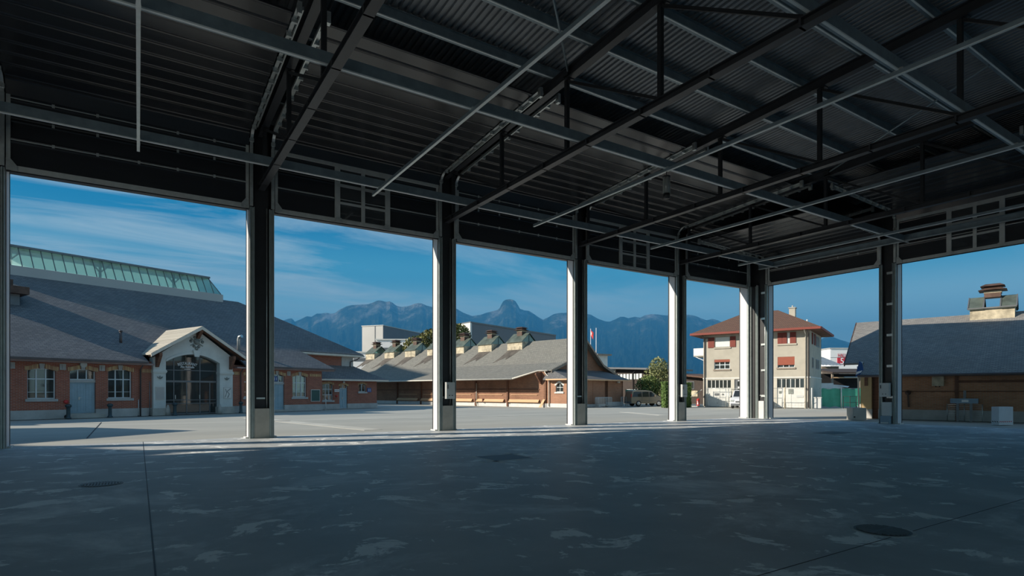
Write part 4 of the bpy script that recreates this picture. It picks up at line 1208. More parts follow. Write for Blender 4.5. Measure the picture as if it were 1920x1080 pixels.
# carved trophy relief in the gable
b = MB()
b.lathe([(0.0, 0), (0.24, 0), (0.20, -0.10), (0.0, -0.14)], 12, (2.54, PT, 5.38), 'y')
for dx, dz, r in ((-0.40, 0.02, 0.13), (0.42, 0.0, 0.13), (-0.2, -0.34, 0.12), (0.16, -0.36, 0.12), (0, -0.5, 0.14), (-0.16, 0.3, 0.1), (0.18, 0.3, 0.1)):
    b.lathe([(0.0, 0), (r, 0), (r * 0.7, -0.08), (0.0, -0.11)], 9, (2.54 + dx, PT, 5.38 + dz), 'y')
b.bar((2.1, PT - 0.03, 5.62), (2.98, PT - 0.03, 5.06), 0.07, 0.05); b.bar((2.98, PT - 0.03, 5.62), (2.1, PT - 0.03, 5.06), 0.07, 0.05)
b.build('carved_relief', M['relief'], rs)
for s0, s1, nm in ((-0.27, 0.30, 'left'), (4.57, 5.20, 'right')):
    b = MB(); b.box(s0, s1, PT - 0.04, PT, 1.13, 2.02); n = b.build('poster_frame', M['frame_light'], rs)
    b = MB(); b.box(s0 + 0.05, s1 - 0.05, PT - 0.05, PT - 0.04, 1.18, 1.97); f = b.build('poster_face', M['cladding'] if nm == 'left' else M['off_white'], n)
    if nm == 'right':
        b = MB(); b.tube([(4.7, PT - 0.055, 1.9), (4.78, PT - 0.055, 1.6), (4.66, PT - 0.055, 1.25)], 0.02, 6); b.tube([(5.1, PT - 0.055, 1.92), (4.82, PT - 0.055, 1.7), (5.0, PT - 0.055, 1.5), (4.86, PT - 0.055, 1.22)], 0.025, 6); b.build('poster_pattern', M['frame_dark'], n)
# portal roof
b = MB()
RZ, RE = 6.5, 4.32
tb = (RZ - 3.75) / SL - 0.6; te = (RE - 3.75) / SL - 0.6
b.slab([(2.62, -0.95, RZ), (2.62, tb + 0.3, RZ), (-0.85, te + 0.3, RE), (-0.85, -0.95, RE)], 0.1); b.build('portal_roof', M['slate_pale'], rs)
b = MB(); b.slab([(2.62, -0.95, RZ), (2.62, tb + 0.3, RZ), (6.2, te + 0.3, RE - 0.03), (6.2, -0.95, RE - 0.03)], 0.1); b.build('portal_roof', M['slate'], rs)
b = MB(); b.prism([(2.62, -0.97, RZ - 0.02), (-0.85, -0.97, RE - 0.02), (-0.85, -0.97, RE - 0.24), (2.62, -0.97, RZ - 0.26)], (0, 0.06, 0)); b.prism([(2.62, -0.97, RZ - 0.02), (6.2, -0.97, RE - 0.05), (6.2, -0.97, RE - 0.27), (2.62, -0.97, RZ - 0.26)], (0, 0.06, 0)); b.build('barge_board', M['gutter'], rs)
b = MB(); b.slab([(2.62, -0.9, RZ - 0.12), (2.62, -0.25, RZ - 0.12), (-0.75, -0.25, RE - 0.12), (-0.75, -0.9, RE - 0.12)], 0.06); b.slab([(2.62, -0.9, RZ - 0.12), (2.62, -0.25, RZ - 0.12), (6.1, -0.25, RE - 0.14), (6.1, -0.9, RE - 0.14)], 0.06); b.build('roof_soffit', M['wood_brown'], rs)
for s in (-0.2, 5.1):
    b = MB(); b.prism([(s - 0.1, PT, 3.4), (s - 0.1, PT - 0.12, 3.4), (s - 0.1, PT - 0.62, 4.2), (s - 0.1, PT - 0.62, 4.4), (s - 0.1, PT, 4.4)], (0.2, 0, 0)); b.build('roof_bracket', M['wood_brown'], rs)
b = MB(); b.prism([(2.5, PT, 5.6), (2.5, PT - 0.1, 5.6), (2.5, PT - 0.62, 6.1), (2.5, PT - 0.62, 6.25), (2.5, PT, 6.25)], (0.22, 0, 0)); b.build('roof_bracket', M['wood_brown'], rs)
# glazed entrance
b = MB(); TG = 0.15
for x, zt in ((0.43, 3.85), (1.14, 4.2), (2.04, 2.35), (3.0, 4.27), (3.74, 2.35), (4.25, 3.85)): b.box(x - 0.03, x + 0.03, TG, TG + 0.08, 0.02, zt)
b.box(0.4, 4.28, TG - 0.02, TG + 0.1, 2.36, 2.50); b.box(0.4, 4.28, TG, TG + 0.07, 3.22, 3.27); b.box(0.4, 4.28, TG, TG + 0.08, 0.02, 0.1)
for z in (0.82, 1.07): b.box(0.45, 4.24, TG - 0.03, TG, z - 0.025, z + 0.025)
for (s, z), (s2, z2) in zip(arc, arc[1:]): b.prism([(s, TG, z - 0.08), (s2, TG, z2 - 0.08), (s2, TG, z2), (s, TG, z)], (0, 0.07, 0))
gd = b.build('glazed_front', M['frame_dark'], rs)
b = MB(); b.prism([(a0, TG + 0.03, 0.05)] + [(a1, TG + 0.03, 0.05)] + [(s, TG + 0.03, z - 0.02) for s, z in reversed(arc)], (0, 0.012, 0)); b.build('glass_sheet', M['glass_dark'], gd)
b = MB()
for x in (1.22, 2.96): b.box(x - 0.02, x + 0.02, TG - 0.06, TG, 1.15, 1.45)
b.build('door_handle', M['galv'], gd)
b = MB(); b.prism([(1.2, 0.7, 0.9), (1.36, 0.7, 0.9), (1.30, 0.7, 4.1), (1.14, 0.7, 4.1)], (0, 0.05, 0)); b.prism([(1.42, 0.75, 0.9), (1.6, 0.75, 0.9), (1.75, 0.75, 4.3), (1.45, 0.75, 4.3)], (0, 0.05, 0)); b.build('entrance_curtain', M['curtain'], rs)
b = MB(); b.box(-0.2, 5.2, 3.2, 3.3, 0, 5); b.box(-12, 13.3, 3.1, 3.2, 0, 4.6); b.build('dark_backing_panel', M['room_dark'], rs)  # near-black backing stands in for the unlit rooms behind the glass
t1 = text_mesh('word_restaurant', 'RESTAURANT', 0.30, M['letter_white'], gd, (2.08, TG - 0.015, 3.66), font_scale=(0.72, 1), bend=1.9)
t2 = text_mesh('word_alte_reithalle', 'Alte Reithalle', 0.235, M['letter_white'], gd, (2.08, TG - 0.015, 3.42), font_scale=(0.78, 1))
b = MB(); b.box(1.85, 2.3, TG - 0.02, TG - 0.008, 3.32, 3.345); b.build('lettering_underline', M['letter_white'], gd)
# ridge lantern
b = MB(); b.box(-7.4, 11.3, 12.0, 12.25, 10.2, 11.22); b.box(-7.4, 11.3, 15.95, 16.2, 10.2, 11.22); b.box(-7.4, -7.15, 12.25, 15.95, 10.2, 11.22); b.box(11.05, 11.3, 12.25, 15.95, 10.2, 11.22); b.build('lantern_base', M['cladding'], rs)
ZB, ZT = 11.24, 12.78
b = MB(); b.prism([(-7.3, 12.05, ZB), (11.1, 12.05, ZB), (10.35, 13.0, ZT), (-6.6, 13.0, ZT)], (0, 0.02, 0)); b.build('lantern_glass', M['frosted'], rs)
b = MB(); b.prism([(-7.3, 16.1, ZB), (11.1, 16.1, ZB), (10.35, 15.2, ZT), (-6.6, 15.2, ZT)], (0, 0.02, 0)); b.prism([(11.1, 12.05, ZB), (11.1, 16.1, ZB), (10.35, 15.2, ZT), (10.35, 13.0, ZT)], (0.02, 0, 0)); b.build('lantern_glass', M['frosted'], rs)
b = MB(); b.box(-6.7, 10.45, 12.8, 15.4, ZT, ZT + 0.16); b.build('lantern_roof', M['frame_dark'], rs)
x = 11.1; k = 0
while x > -7.3:
    b = MB(); xt = min(x, 10.4); b.bar((x, 12.03, ZB), (x - 0.0 if k else 10.35, 12.98, ZT), 0.05, 0.07); b.build('lantern_mullion', M['frame_dark'], rs)
    x -= 0.70; k += 1
for s in (-4.6, 1.4, 7.4):
    b = MB(); b.bar((s, 13.6, 11.0), (s, 13.6, ZT), 0.16); b.bar((s, 13.6, 11.9), (s - 0.8, 13.5, ZT), 0.1); b.bar((s, 13.6, 11.9), (s + 0.8, 13.5, ZT), 0.1); b.build('lantern_post', M['wood_grey'], rs)
# dormer vent and roof pipes
b = MB(); b.box(-8.6, -5.9, 6.6, 9.2, 7.2, 8.5); d = b.build('roof_dormer', M['frame_dark'], rs)
b = MB(); b.prism([(-9.0, 6.1, 8.35), (-5.5, 6.1, 8.35), (-5.5, 9.7, 8.35), (-9.0, 9.7, 8.35)], (0, 0, 0.5)); b.prism([(-8.3, 6.8, 8.85), (-6.2, 6.8, 8.85), (-6.2, 9, 8.85), (-8.3, 9, 8.85)], (0, 0, 0.5)); b.build('dormer_hood', M['copper_brown'], d)
b = MB(); b.tube([(-1.55, 2, 5.0), (-1.55, 2, 5.9)], 0.09, 10); b.tube([(-1.55, 2, 5.9), (-1.55, 2, 5.98)], 0.12, 10); b.build('vent_pipe', M['gutter_dark'], rs)
b = MB(); b.tube([(7.1, 2, 5.0), (7.1, 2, 6.0), (7.1, 1.9, 6.2), (7.15, 1.6, 6.25)], 0.13, 10); b.build('vent_pipe', M['galv'], rs)


def rpt(s, t, z=0):
    return Vector((1.16 + s * math.cos(RA) - t * math.sin(RA), 47.6 + s * math.sin(RA) + t * math.cos(RA), z))


for s, t_, lb in ((-5.5, -0.75, 'dark iron bollard left of the pale blue restaurant door'), (-3.22, -0.7, 'dark iron bollard right of the pale blue restaurant door'), (0.74, -0.85, 'dark iron bollard at the left foot of the portal'), (5.78, -0.6, 'dark iron bollard right of the portal by the downpipe')):
    t = thing('iron_bollard', lb, 'bollard', rpt(s, t_), RA, 'iron bollards along the restaurant')
    b = MB(); b.lathe([(0.17, 0), (0.16, 0.06), (0.105, 0.12), (0.10, 0.66), (0.12, 0.70)], 16); b.build('bollard_post', M['bollard'], t)
    b = MB(); b.lathe([(0.12, 0.70), (0.17, 0.76), (0.17, 0.84), (0.10, 0.90), (0.0, 0.92)], 16); b.build('bollard_cap', M['bollard'], t)
t = thing('metal_post', 'tall slim metal post beside the left pillar of the portal', 'post', rpt(-0.62, -0.2), RA)
b = MB(); b.tube([(0, 0, 0), (0, 0, 2.4)], 0.03, 8); b.build('post_tube', M['frame_dark'], t)
b = MB(); b.lathe([(0.07, 0), (0.07, 0.05)], 10); b.build('post_foot', M['iron'], t)
t = thing('metal_post', 'short pale metal post beside the restaurant downpipe', 'post', rpt(-1.32, -0.2), RA)
b = MB(); b.tube([(0, 0, 0), (0, 0, 1.15)], 0.025, 8); b.build('post_tube', M['galv'], t)
b = MB(); b.lathe([(0.06, 0), (0.06, 0.04)], 10); b.build('post_foot', M['iron'], t)
t = thing('marker_post', 'slim pale marker post on a small foot before the notice board corner', 'post', rpt(13.95, -0.35), RA)
b = MB(); b.tube([(0, 0, 0.04), (0, 0, 1.0)], 0.03, 8); b.build('post_tube', M['off_white'], t)
b = MB(); b.box(-0.22, 0.22, -0.15, 0.15, 0, 0.05); b.build('post_foot', M['concrete'], t)

# ------------------------------------------------------------------ slate market hall with roof ventilators
MA = R(-75.9)
mh = thing('market_hall', 'low brown brick market hall under a weathered slate roof with a row of ventilators', 'building', (36.53, 50.07, 0), MA)
b = MB(); wall_open(b, -40, 0.44, 0.4, 3.95, 0, 0.35, []); b.prism([(0.44, 0, 0.4), (0.44, 12.4, 0.4), (0.44, 12.4, 3.9), (0.44, 6.2, 7.6), (0.44, 2.5, 4.8), (0.44, 0, 3.9)], (-0.35, 0, 0)); b.build('brick_wall', M['brick_brown'], mh)
b = MB(); b.box(-40, 0.5, -0.05, 0.3, -0.1, 0.4); b.build('wall_base', M['concrete_light'], mh)
b = MB(); b.box(-40, -0.5, -0.06, 0.0, 1.85, 1.97); b.build('timber_rail', M['wood_brown'], mh)
for k in range(7):
    s = -5.16 - 5.26 * k
    b = MB(); b.box(s - 0.11, s + 0.11, -0.16, 0.0, 0, 2.9); b.build('timber_post', M['wood_brown'], mh)
b = MB(); b.tube([(-10.15, -0.2, 2.7), (-10.15, -0.2, 1.2), (-10.15, -0.2, 0.1)], 0.05, 8); b.build('downpipe', M['gutter'], mh)
for k in range(5):
    s1 = -0.45 - 5.26 * k; s0 = s1 - 4.55
    b = MB(); b.prism([(s0, -0.32, 0.50), (s1, -0.32, 0.50), (s1, -0.10, 0.82), (s0, -0.10, 0.82)], (0, 0.05, 0)); b.box(s0, s1, -0.1, 0, 0.46, 0.52); b.build('loading_ledge', M['plank'], mh)
    b = MB(); b.box(s0 + 0.3, s1 - 0.3, -0.08, 0.0, 1.28, 1.34); b.build('bumper_plank', M['plank'], mh)
b = MB()
for q in (-5.0, -9.0, -10.3): b.box(q - 0.06, q + 0.06, -0.34, -0.05, 0.42, 0.84)
b.build('ledge_bracket', M['wood_brown'], mh)
# roof: flat sprocketed lower part, steep upper part, cut-back eave at the near corner
b = MB(); b.slab([(-40, -2.5, 3.12), (-2.2, -2.5, 3.12), (-0.75, 0.0, 4.0), (1.15, 0.0, 4.0), (1.15, 2.5, 4.9), (-40, 2.5, 4.9)], 0.12)
b.slab([(-40, 2.5, 4.9), (1.15, 2.5, 4.9), (1.15, 6.2, 7.9), (-40, 6.2, 7.9)], 0.12)
b.slab([(-40, 6.2, 7.9), (1.15, 6.2, 7.9), (1.15, 9.9, 4.9), (-40, 9.9, 4.9)], 0.12); b.slab([(-40, 9.9, 4.9), (1.15, 9.9, 4.9), (1.15, 13.5, 3.6), (-40, 13.5, 3.6)], 0.12)
b.build('slate_roof', M['slate_old'], mh)
b = MB(); b.tube([(-40, -2.56, 3.04), (-2.2, -2.56, 3.04)], 0.085, 8); b.build('eave_gutter', M['gutter'], mh)
b = MB(); b.tube([(-2.2, -2.56, 3.04), (-0.72, -0.06, 3.92), (0.7, -0.06, 3.92)], 0.085, 8); b.build('eave_gutter', M['gutter'], mh)
b = MB(); b.slab([(-40, -2.45, 3.0), (-2.3, -2.45, 3.0), (-2.3, 0, 3.85), (-40, 0, 3.85)], 0.03); b.build('eave_soffit', M['wood_brown'], mh)
b = MB()
for q in ((2.5, 4.9, 6.2, 7.9), (0, 4.0, 2.5, 4.9), (9.9, 4.9, 6.2, 7.9), (13.5, 3.6, 9.9, 4.9)):
    b.prism([(1.15, q[0], q[1] - 0.02), (1.15, q[2], q[3] - 0.02), (1.15, q[2], q[3] - 0.3), (1.15, q[0], q[1] - 0.3)], (0.05, 0, 0))
b.build('barge_board', M['wood_grey'], mh)
b = MB(); b.tube([(0.35, -0.1, 3.85), (0.4, -0.14, 3.7), (0.9, -0.2, 3.3), (0.92, -0.12, 3.0), (0.92, -0.12, 0.1)], 0.06, 8); b.build('downpipe', M['gutter'], mh)
b = MB(); b.prism([(-0.3, 0, 2.5), (-0.3, -0.15, 2.5), (-0.3, -1.0, 3.5), (-0.3, -1.0, 3.65), (-0.3, 0, 3.8)], (0.18, 0, 0)); b.build('eave_bracket', M['wood_brown'], mh)
# annex at the gable end
AO = [(1.75, 2.75, 1.65, 2.6)]
b = MB(); wall_open(b, 0.6, 3.3, 0.42, 3.05, 0.0, 0.3, AO); spandrel(b, *AO[0][:2], 2.6, 0.3, 0, 0.3)
b.box(3.0, 3.3, 0.3, 7.0, 0.3, 3.0); b.box(3.0, 3.3, 7.55, 10.7, 0.5, 3.0); b.box(0.6, 3.3, 10.4, 10.7, 0.1, 3.0); b.build('annex_wall', M['brick_orange'], mh)
b = MB(); b.box(0.6, 3.33, -0.04, 0.3, 0, 0.42); b.box(3.0, 3.33, 7.55, 10.73, 0, 0.5); b.box(3.0, 3.33, 0.3, 7.0, 0, 0.3); b.build('annex_base', M['concrete_light'], mh)
b = MB(); b.box(2.6, 2.7, 6.9, 7.6, 0, 3.0); b.box(3.26, 3.34, 6.95, 7.05, 0, 3.0); b.build('recessed_door', M['wood_brown'], mh)
b = MB()
for y in (4.55, 5.8, 6.98): b.box(3.3, 3.33, y - 0.03, y + 0.03, 0.3, 2.95)
b.box(3.3, 3.325, 4.6, 5.78, 0.4, 2.9); b.build('boarded_gate', M['brick_orange'], mh)
window(mh, 1.75, 2.75, 1.65, 2.6, 0.12, 2, (0.5,), 0.05, pane='glass_dark', sill='concrete_light')
brick_arch(mh, 1.75, 2.75, 2.6, 0.3, 0, 'off_white', 0.2, False)
b = MB(); b.slab([(3.9, -0.6, 3.02), (3.9, 11.5, 3.02), (0.5, 11.0, 4.15), (0.5, 0.6, 4.15)], 0.1); b.slab([(0.5, -0.6, 3.02), (3.9, -0.6, 3.02), (0.5, 0.6, 4.15)], 0.1); b.build('annex_roof', M['slate'], mh)
b = MB(); b.box(0.9, 3.95, -0.66, -0.58, 2.88, 3.02); b.box(3.88, 3.96, -0.6, 11.5, 2.88, 3.02); b.build('annex_fascia', M['plank'], mh)
b = MB(); b.box(3.3, 3.5, 9.4, 9.8, 2.68, 2.86); b.build('flood_light', M['off_white'], mh)
b = MB(); b.box(-0.35, -0.1, -0.06, -0.02, 0, 0.02); b.prism([(-0.2, -0.5, 0), (0.15, -0.5, 0), (0.35, -0.06, 0.85), (0.05, -0.06, 0.85)], (0, 0.04, 0)); lb = b.build('leaning_board', M['plank'])
lb.location = mh.location; lb.rotation_euler = (0, 0, MA); tag(lb, 'pale board leaning against the near corner of the market hall', 'board')


def ventilator(root, s0, s1, tf, tr, zb, zw, zr, name='roof_ventilator', open_mid=False):
    """plastered curb, copper saddle roof with glazed gables, stacked hood on top"""
    tm = (tf + tr) / 2
    b = MB(); b.box(s0, s1, tf, tr, zb, zw); v = b.build(name, M['plaster_vent'], root)
    b = MB()
    if open_mid:
        q0, q1 = (s0 + s1) / 2 - 0.42, (s0 + s1) / 2 + 0.42
        for te_ in (tf - 0.15, tr + 0.15):
            for a0_, a1_ in ((s0 - 0.1, q0), (q1, s1 + 0.1)):
                f_ = MB(); f_.slab([(a0_, te_, zw - 0.02), (a1_, te_, zw - 0.02), (a1_, tm, zr), (a0_, tm, zr)], 0.06); f_.build('saddle_roof', M['copper'], v)
            f_ = MB(); f_.bar((q0, te_, zw), (q0, tm, zr), 0.07); f_.bar((q1, te_, zw), (q1, tm, zr), 0.07); f_.bar((s0 - 0.1, te_, zw), (s0 - 0.1, tm, zr), 0.06); f_.bar((s1 + 0.1, te_, zw), (s1 + 0.1, tm, zr), 0.06); f_.bar((s0 - 0.1, te_, zw), (s1 + 0.1, te_, zw), 0.07); f_.build('glazing_bars', M['frame_dark'], v)
    else: b.slab([(s0 - 0.1, tf - 0.15, zw - 0.02), (s1 + 0.1, tf - 0.15, zw - 0.02), (s1 + 0.1, tm, zr), (s0 - 0.1, tm, zr)], 0.06)
    if not open_mid:
        b.slab([(s0 - 0.1, tr + 0.15, zw - 0.02), (s1 + 0.1, tr + 0.15, zw - 0.02), (s1 + 0.1, tm, zr), (s0 - 0.1, tm, zr)], 0.06)
        b.build('saddle_roof', M['copper'], v)
    for s, s_ in ((s0 + 0.02, s0), (s1 - 0.04, s1 - 0.0)):
        b = MB(); b.prism([(s, tf, zw), (s, tr, zw), (s, tm, zr - 0.1)], (0.02, 0, 0)); b.build('gable_glass', M['frosted'], v)
        b = MB(); b.bar((s_, tm, zw), (s_, tm, zr - 0.1), 0.05); b.build('gable_bar', M['frame_dark'], v)
    sm = (s0 + s1) / 2; w = 0.42
    b = MB(); b.box(sm - w, sm + w, tm - w, tm + w, zr - (0.1 if open_mid else 0.35), zr + 0.62); b.build('hood_shaft', M['copper_brown'], v)
    b = MB(); b.box(sm - w - 0.03, sm + w + 0.03, tm - w - 0.03, tm + w + 0.03, zr + 0.18, zr + 0.32); b.build('hood_band', M['plaster_vent'], v)
    b = MB()
    for z, e in ((zr + 0.36, 0.3), (zr + 0.62, 0.2)):
        b._add([(sm - w - e, tm - w - e, z), (sm + w + e, tm - w - e, z), (sm + w + e, tm + w + e, z), (sm - w - e, tm + w + e, z), (sm - w + 0.05, tm - w + 0.05, z + 0.16), (sm + w - 0.05, tm - w + 0.05, z + 0.16), (sm + w - 0.05, tm + w - 0.05, z + 0.16), (sm - w + 0.05, tm + w - 0.05, z + 0.16)],
               [(0, 3, 2, 1), (4, 5, 6, 7), (0, 1, 5, 4), (1, 2, 6, 5), (2, 3, 7, 6), (3, 0, 4, 7)])
    b.build('hood_roof', M['copper_brown'], v)
    return v


for k in range(7):
    s0 = -9.9 - 5.3 * k
    v = ventilator(mh, s0, s0 + 2.5, 4.9, 7.5, 6.7, 7.85, 9.0)
    if k == 0: v['label'] = 'plastered ventilator nearest the gable'
for k in range(7):
    s0 = -9.9 - 5.3 * k
    b = MB()
    b.slab([(s0 + 0.2, 4.88, 6.86), (s0 + 2.3, 4.88, 6.86), (s0 + 1.7, 3.9, 6.07), (s0 + 1.2, 3.3, 5.58), (s0 + 0.9, 3.7, 5.90), (s0 - 0.6, 2.8, 5.17), (s0 - 0.1, 3.7, 5.9)], 0.002)
    b.build('soot_streak', M['soot'], mh)

# ------------------------------------------------------------------ plastered house with shutters
HA = R(-68.1)
hs = thing('plastered_house', 'three-storey beige plastered house with brown tiled hip roof and red shutters', 'house', (56.5, 32.2, 0), HA)
HL_, HR_, HD = -10.47, 0.12, 8.5
GA = [(-10.0, -7.5, 0.0, 2.98), (-7.15, -5.85, 0.0, 3.0), (-2.92, -0.37, 0.0, 3.05)]
HW = [(-9.20, -7.63, 6.52, 7.62), (-9.28, -7.63, 4.12, 5.18), (-2.80, -1.17, 6.60, 7.72), (-2.87, -1.27, 4.15, 5.26)]
b = MB(); wall_open(b, HL_, HR_, 3.12, 8.05, 0, 0.3, HW); SWN = [(1.4, 3.5, 6.6, 7.7), (4.25, 7.0, 6.5, 7.6), (1.5, 2.6, 4.1, 5.2), (4.25, 6.8, 4.1, 5.15)]
b.build('plaster_wall', M['plaster_house'], hs)
b = MB(); wall_open(b, HL_, HR_, 0, 3.12, -0.04, 0.3, GA); b.box(HR_ - 0.3, HR_ + 0.03, 0.3, HD, 0, 3.12); b.box(HL_ - 0.03, HL_ + 0.3, 0.3, HD, 0, 3.12); b.build('ground_floor_wall', M['plaster_side'], hs)
b = MB(); b.box(HR_ - 0.3, HR_, 0.3, HD, 3.12, 8.05); b.box(HL_, HL_ + 0.3, 0.3, HD, 3.12, 8.05); b.box(HL_, HR_, HD - 0.3, HD, 0, 8.05); b.build('side_wall', M['plaster_house'], hs)
b = MB(); b.box(HL_ + 0.3, HR_ - 0.3, 2.0, 2.1, 0, 8); b.build('dark_backing_panel', M['room_dark'], hs)  # near-black backing imitates the dark rooms behind the house windows
b = MB(); b.box(HL_ - 0.04, HR_ + 0.06, -0.07, 0.02, 3.08, 3.2); b.box(HR_ - 0.02, HR_ + 0.06, 0.02, HD, 3.08, 3.2); b.build('storey_band', M['off_white'], hs)
e0, e1, f0, f1, ez, rzz = HL_ - 1.1, HR_ + 1.1, -1.1, HD + 1.1, 8.06, 10.65
r0, r1, rm = -7.0, -3.6, HD / 2
b = MB()
b.slab([(e0, f0, ez), (e1, f0, ez), (r1, rm, rzz), (r0, rm, rzz)], 0.12); b.slab([(e1, f1, ez), (e0, f1, ez), (r0, rm, rzz), (r1, rm, rzz)], 0.12)
b.build('tiled_roof', M['tile'], hs)
b = MB(); b.slab([(e1, f0, ez), (e1, f1, ez), (r1, rm, rzz)], 0.12); b.slab([(e0, f0, ez), (e0, f1, ez), (r0, rm, rzz)], 0.12); b.build('tiled_hip', M['tile'], hs)
b = MB(); b.box(e0, e1, f0 - 0.06, f0 + 0.02, ez - 0.2, ez + 0.02); b.box(e1 - 0.02, e1 + 0.06, f0, f1, ez - 0.2, ez + 0.02); b.box(e0 - 0.06, e0 + 0.02, f0, f1, ez - 0.2, ez + 0.02); b.build('eave_board', M['shutter_red'], hs)
b = MB(); b.box(e0 + 0.05, e1 - 0.05, f0 + 0.05, f1 - 0.05, ez - 0.2, ez - 0.14); b.build('eave_soffit', M['wood_brown'], hs)
b = MB(); b.box(-2.45, -1.85, 4.0, 4.7, 9.4, 10.75); c = b.build('chimney', M['plaster_house'], hs)
b = MB(); b.box(-2.52, -1.78, 3.93, 4.77, 10.72, 10.82); b.tube([(-2.15, 4.35, 10.8), (-2.15, 4.35, 11.05)], 0.08, 8); b.build('chimney_cap', M['concrete'], c)
b = MB(); b.tube([(-0.45, 2.3, 8.8), (-0.45, 2.3, 9.2)], 0.07, 8); b.build('roof_vent_pipe', M['off_white'], hs)
def shutter(s0, s1, z0, z1):
    b = MB(); b.box(s0, s1, -0.07, -0.01, z0, z1); n = 12
    for k in range(n): z = z0 + (z1 - z0) * (k + 0.5) / n; b.box(s0 + 0.05, s1 - 0.05, -0.085, -0.07, z - 0.02, z + 0.02)
    b.build('shutter', M['shutter_red'], hs)
window(hs, *HW[0], 0.12, 2, (), 0.05, sill='plaster_house'); b = MB(); b.box(HW[0][0] + 0.03, HW[0][1] - 0.03, 0.04, 0.08, 6.56, 7.6); b.build('roller_blind', M['curtain'], hs)
shutter(-9.95, -9.27, 6.5, 7.62); shutter(-7.60, -7.02, 6.5, 7.62)
window(hs, *HW[1], 0.12, 3, (0.45,), 0.07, sill='wood_grey', pane='glass_dark'); b = MB(); b.box(HW[1][0], HW[1][1], 0.02, 0.08, 4.9, 5.18); b.build('roller_blind', M['blind_red'], hs)
window(hs, *HW[2], 0.12, 2, (), 0.05, sill='plaster_house'); b = MB(); b.box(-1.98, -1.72, 0.02, 0.06, 6.62, 7.7); b.build('white_curtain', M['curtain'], hs)
shutter(-2.86, -2.42, 6.56, 7.74); shutter(-2.40, -1.98, 6.56, 7.74); shutter(-1.70, -1.14, 6.56, 7.74)
window(hs, *HW[3], 0.12, 3, (), 0.06, sill='wood_grey', pane='glass_dark'); b = MB(); b.box(HW[3][0], HW[3][1], 0.02, 0.08, 4.42, 5.26); b.build('roller_blind', M['blind_red'], hs)
# windows on the side face
for y0, y1, z0, z1 in SWN:
    b = MB(); b.box(HR_ - 0.02, HR_ + 0.03, y0, y1, z0, z1); w = b.build('side_window', M['frame_dark'], hs)
    b = MB()
    b.box(HR_ + 0.03, HR_ + 0.04, y0 + 0.08, (y0 + y1) / 2 - 0.04, z0 + 0.08, z1 - 0.08); b.box(HR_ + 0.03, HR_ + 0.04, (y0 + y1) / 2 + 0.04, y1 - 0.08, z0 + 0.08, z1 - 0.08); b.build('window_pane', M['blind_grey'], w)
b = MB(); b.box(HR_ + 0.03, HR_ + 0.09, 1.25, 1.85, 6.55, 7.7); b.box(HR_ + 0.03, HR_ + 0.09, 3.0, 3.6, 6.55, 7.7); b.build('shutter', M['shutter_red'], hs)
# garage doors
def garage(s0, s1, zt, wins, posters):
    b = MB(); b.box(s0, s1, 0.05, 0.1, 0.03, 2.05)
    for k in range(3): x = s0 + (s1 - s0) * k / 2; b.box(max(s0, x - 0.06), min(s1, x + 0.06), 0.02, 0.05, 0.03, 2.05)
    g = b.build('garage_door', M['off_white'], hs)
    b = MB()
    for k in range(wins + 1): x = s0 + (s1 - s0) * k / wins; b.box(max(s0, x - 0.035), min(s1, x + 0.035), 0.03, 0.1, 2.05, zt)
    b.box(s0, s1, 0.03, 0.1, 2.0, 2.09); b.box(s0, s1, 0.03, 0.1, zt - 0.06, zt); b.build('light_band_frame', M['off_white'], hs)
    b = MB(); b.box(s0, s1, 0.07, 0.08, 2.09, zt - 0.06); b.build('light_band_glass', M['glass_dark'], hs)
    for x0, x1, z0, z1, mm in posters:
        b = MB(); b.box(x0, x1, 0.0, 0.02, z0, z1); b.build('door_notice', M[mm], g)
garage(-10.0, -7.5, 2.98, 6, [(-9.25, -8.75, 1.25, 1.5, 'frame_dark'), (-8.45, -8.3, 1.3, 1.45, 'frame_dark'), (-9.0, -8.9, 0.4, 0.45, 'frame_dark')])
garage(-2.92, -0.37, 3.05, 6, [(-2.75, -2.45, 1.5, 1.75, 'relief'), (-1.85, -1.4, 1.45, 1.95, 'relief'), (-1.1, -0.45, 1.1, 1.3, 'cabinet')])
b = MB(); b.box(-7.15, -5.85, 0.05, 0.12, 0.03, 3.0); d = b.build('house_door', M['frame_dark'], hs)
b = MB(); b.box(-6.85, -6.1, 0.03, 0.05, 2.3, 2.75); b.box(-6.85, -6.1, 0.03, 0.05, 1.3, 2.0); b.build('door_glass', M['glass_dark'], d)
b = MB(); b.box(-6.8, -6.0, 0.0, 0.05, 2.82, 2.92); b.box(-6.8, -6.0, 0.0, 0.05, 2.05, 2.2); b.build('door_sign', M['white'], d)
b = MB(); b.box(-0.3, -0.15, -0.16, -0.04, 1.85, 2.05); b.build('wall_lantern', M['black_plastic'], hs)
b = MB(); b.box(-11.75, HL_, 0.6, 3.6, 5.62, 5.74); bl = b.build('balcony', M['concrete'], hs)
b = MB(); b.box(-11.75, -11.7, 0.6, 3.6, 5.74, 6.55); b.box(-11.7, HL_, 0.6, 0.65, 5.74, 6.55); b.build('balcony_panel', M['white'], bl)
b = MB(); b.bar((-11.6, 0.7, 5.62), (HL_, 0.7, 5.1), 0.06); b.build('balcony_strut', M['white'], bl)
for s, m_ in ((-10.3, 'gutter_dark'), (-0.25, 'gutter'), (0.02, 'gutter_dark')):
    b = MB(); b.tube([(s, -1.0, 7.9), (s, -0.9, 7.75), (s, -0.12, 7.5), (s, -0.12, 0.05)], 0.055, 8); b.build('downpipe', M[m_], hs)
b = MB(); b.box(-10.75, -9.6, -0.13, -0.02, 7.55, 7.6); b.build('awning_rail', M['gutter_dark'], hs)


